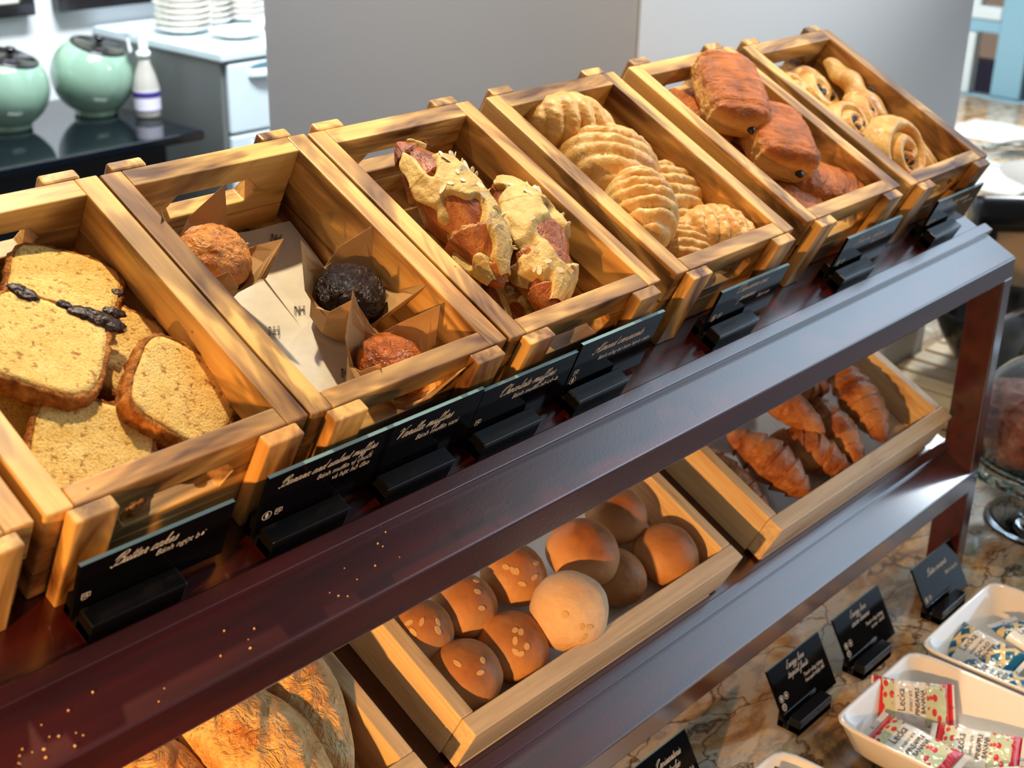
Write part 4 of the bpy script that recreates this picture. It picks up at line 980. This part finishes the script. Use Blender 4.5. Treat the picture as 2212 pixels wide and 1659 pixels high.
# ---------------------------------------------------------------- back left of the room
t = thing('sideboard', 'black sideboard with glossy glass top against the white back wall', 'sideboard', wrl(0, 2.10, 0))
ZT = -.385
add('glass_top', MB().box(-1.5, 1.435, 0, .555, ZT-.022, ZT).me(), SIDEB, t, bevel=.004)
add('cabinet_body', MB().box(-1.48, 1.36, .06, .55, -1.5, ZT-.022).me(), SIDEC, t)
def jar(x, y, label, s_=1.0, twist=0):
    t = thing('ceramic_jar', label, 'jar', wrl(x, y, ZT), 'pale green ceramic jars on the black sideboard')
    r = .104*s_; hc = r*.90+.006
    TM = Matrix.Translation((0, 0, hc)) @ Matrix.Rotation(R(17), 4, Vector((.874, .486, 0)))
    pr = [(r*math.sin(a), -r*.95*math.cos(a)) for a in [PI*(.02+.76*k/26) for k in range(27)]]
    rt, zt = pr[-1]
    g = MB().lathe([(0, -r*.95)]+pr+[(rt*.92, zt-.003), (0, zt-.004)], 56, TM)
    g.lathe([(0, 0), (r*.50, 0), (r*.53, .006), (r*.50, .020), (0, .030)], 48)
    add('jar_body', g.me(), CELA, t, smooth=True)
    add('lid', MB().lathe([(0, 0), (rt*1.03, 0), (rt*1.03, .004), (rt*.9, .007), (.012, .009), (.006, .013), (.007, .018), (.013, .022), (.012, .028), (0, .030)], 48).me(), BGLS, t, TM @ Matrix.Translation((0, 0, zt-.003)), smooth=True)
    return t
jar(1.345, 2.43, 'pale green spherical jar with black lid, right of the pair')
jar(1.105, 2.43, 'pale green spherical jar with black lid, cut off at left edge')
t = thing('spray_bottle', 'clear and white trigger spray bottle with purple label beside the jars', 'bottle', wrl(1.425, 2.32, ZT, -30))
bm_, bt_, bb_ = mat('cloudy_plastic'); bb_.inputs['Base Color'].default_value = lin((214, 210, 200)); bb_.inputs['Roughness'].default_value = .3; bb_.inputs['Transmission Weight'].default_value = .35
add('bottle_body', MB().lathe([(0, 0), (.030, 0), (.033, .006), (.033, .075), (.026, .105), (.015, .135), (.013, .15), (0, .15)], 32).me(), bm_, t, smooth=True)
add('label', MB().lathe([(.0335, .018), (.0337, .018), (.0337, .070), (.0335, .070)], 32).me(), plain('white_label', (226, 222, 236), .5), t)
add('label_band', MB().lathe([(.0338, .052), (.0340, .052), (.0340, .066), (.0338, .066)], 32).me(), plain('purple_print', (62, 50, 130), .5), t)
add('label_band', MB().lathe([(.0338, .018), (.0340, .018), (.0340, .0205), (.0338, .0205)], 32).me(), bpy.data.materials['purple_print'], t)
WPL = plain('white_plastic', (232, 242, 244), .35)
add('collar', MB().lathe([(.012, .148), (.017, .148), (.017, .163), (.012, .163)], 24).me(), WPL, t, smooth=True)
add('trigger_head', MB().prism([(-.05, .208), (-.05, .224), (-.03, .232), (.018, .232), (.034, .222), (.030, .214), (.012, .206), (.012, .160), (-.010, .160), (-.012, .205)], -.011, .011, 1).me(), WPL, t, bevel=.003)
add('trigger', MB().prism([(-.040, .208), (-.034, .208), (-.026, .165), (-.034, .160)], -.006, .006, 1).me(), WPL, t, bevel=.001)

t = thing('drawer_cabinet', 'pale blue-grey drawer cabinet with grey side carrying plate stacks', 'cabinet', wrl(1.50, 2.10, 0))
ZC = -.2065
add('cabinet_top', MB().box(-.006, .62, -.006, .55, ZC-.022, ZC).me(), PLAS, t, bevel=.004)
add('side_panel', MB().box(0, .61, .012, .54, -1.5, ZC-.022).me(), PLASD, t)
for k in range(4):
    z1 = ZC-.030-k*.178
    dr = add('drawer', MB().box(.014, .30, -.004, .012, z1-.172, z1).me(), PLAS, t, bevel=.005)
    g = MB().grid(lambda a, b: (.135+.062*math.cos(PI+a*PI), -.004-.016*math.sin(a*PI)*(1-.25*b), z1-.040+.022*b), 24, 3)
    h = add('handle', g.me(), PLAS, dr, smooth=True); h.modifiers.new('s', 'SOLIDIFY').thickness = .004
    add('handle_recess', MB().prism([(.135+.060*math.cos(i*PI/10), z1-.020+.016*math.sin(i*PI/10)) for i in range(11)], -.0052, -.004, 1).me(), plain('recess_grey', (96, 130, 140), .6) if k == 0 else bpy.data.materials['recess_grey'], dr)
    add('drawer', MB().box(.31, .60, -.004, .012, z1-.172, z1).me(), PLAS, t, bevel=.005)
def stack(x, y, r, n, label, grp, step=.0118):
    for k in range(n):
        plate(x+rn.uniform(-.002, .002), y+rn.uniform(-.002, .002), ZC+.0005+k*step, r, label % ('lowest plate' if k == 0 else 'topmost plate' if k == n-1 else 'plate %s from the bottom' % ['', 'second', 'third', 'fourth', 'fifth', 'sixth', 'seventh', 'eighth'][k]), grp)
stack(1.612, 2.405, .075, 6, '%s of the white stack at the left front of the cabinet', 'left stack of white plates', .0152)
stack(1.735, 2.475, .072, 8, '%s of the white stack second from the left on the cabinet', 'second stack of white plates', .0152)
stack(1.855, 2.47, .066, 8, '%s of the white stack nearest the column', 'third stack of white plates', .0152)
plate(1.665, 2.255, ZC+.0005, .070, 'single white plate alone at the front corner of the cabinet')
plate(1.84, 2.30, ZC+.0005, .070, 'single white plate half hidden behind the column edge')

def frame(x0, x1, z0, label):
    t = thing('picture_frame', label, 'picture', wrl((x0+x1)/2, 2.655, z0))
    W = x1-x0; H = .42; f_ = .034; d = .035
    g = MB().box(-W/2, W/2, -d, 0, 0, f_).box(-W/2, W/2, -d, 0, H-f_, H).box(-W/2, -W/2+f_, -d, 0, f_, H-f_).box(W/2-f_, W/2, -d, 0, f_, H-f_)
    add('frame_border', g.me(), BGLS, t, bevel=.002)
    add('picture_mount', MB().box(-W/2+f_, W/2-f_, -d*.5, 0, f_, H-f_).me(), plain('cream_mount', (222, 228, 208), .5), t)
frame(.86, 1.318, -.158, 'black framed picture with cream mount at the top left corner')
frame(1.385, 1.86, -.158, 'black framed picture hanging above the spray bottle, right of the other')

# crumbs scattered on the front of the upper shelf
g = MB(); rn = random.Random(11)
pts = [(rn.gauss(-.262, .016), rn.gauss(-.094, .007)) for _ in range(16)]+[(rn.uniform(-.26, .05), rn.uniform(-.102, -.064)) for _ in range(22)]+[(-.098, -.096), (-.095, -.090)]
for u, v in pts:
    if v < -.104 or v > -.063: continue
    r = rn.uniform(.0004, .0011); p = T @ Vector((u, v, SH+r*.6)); n = len(g.v)
    for d in ((1, 0, 0), (0, 1, 0), (-1, 0, 0), (0, -1, 0), (0, 0, 1), (0, 0, -1)):
        g.v.append(tuple(p+Vector(d)*r*rn.uniform(.7, 1.3)))
    g.f += [(n, n+1, n+4), (n+1, n+2, n+4), (n+2, n+3, n+4), (n+3, n, n+4), (n+1, n, n+5), (n+2, n+1, n+5), (n+3, n+2, n+5), (n, n+3, n+5)]
o = add('crumbs', g.me(), plain('crumb_speck', (226, 180, 120), .8)); tag(o, 'pale cake crumbs scattered along the front of the upper shelf', 'crumbs', kind='stuff')
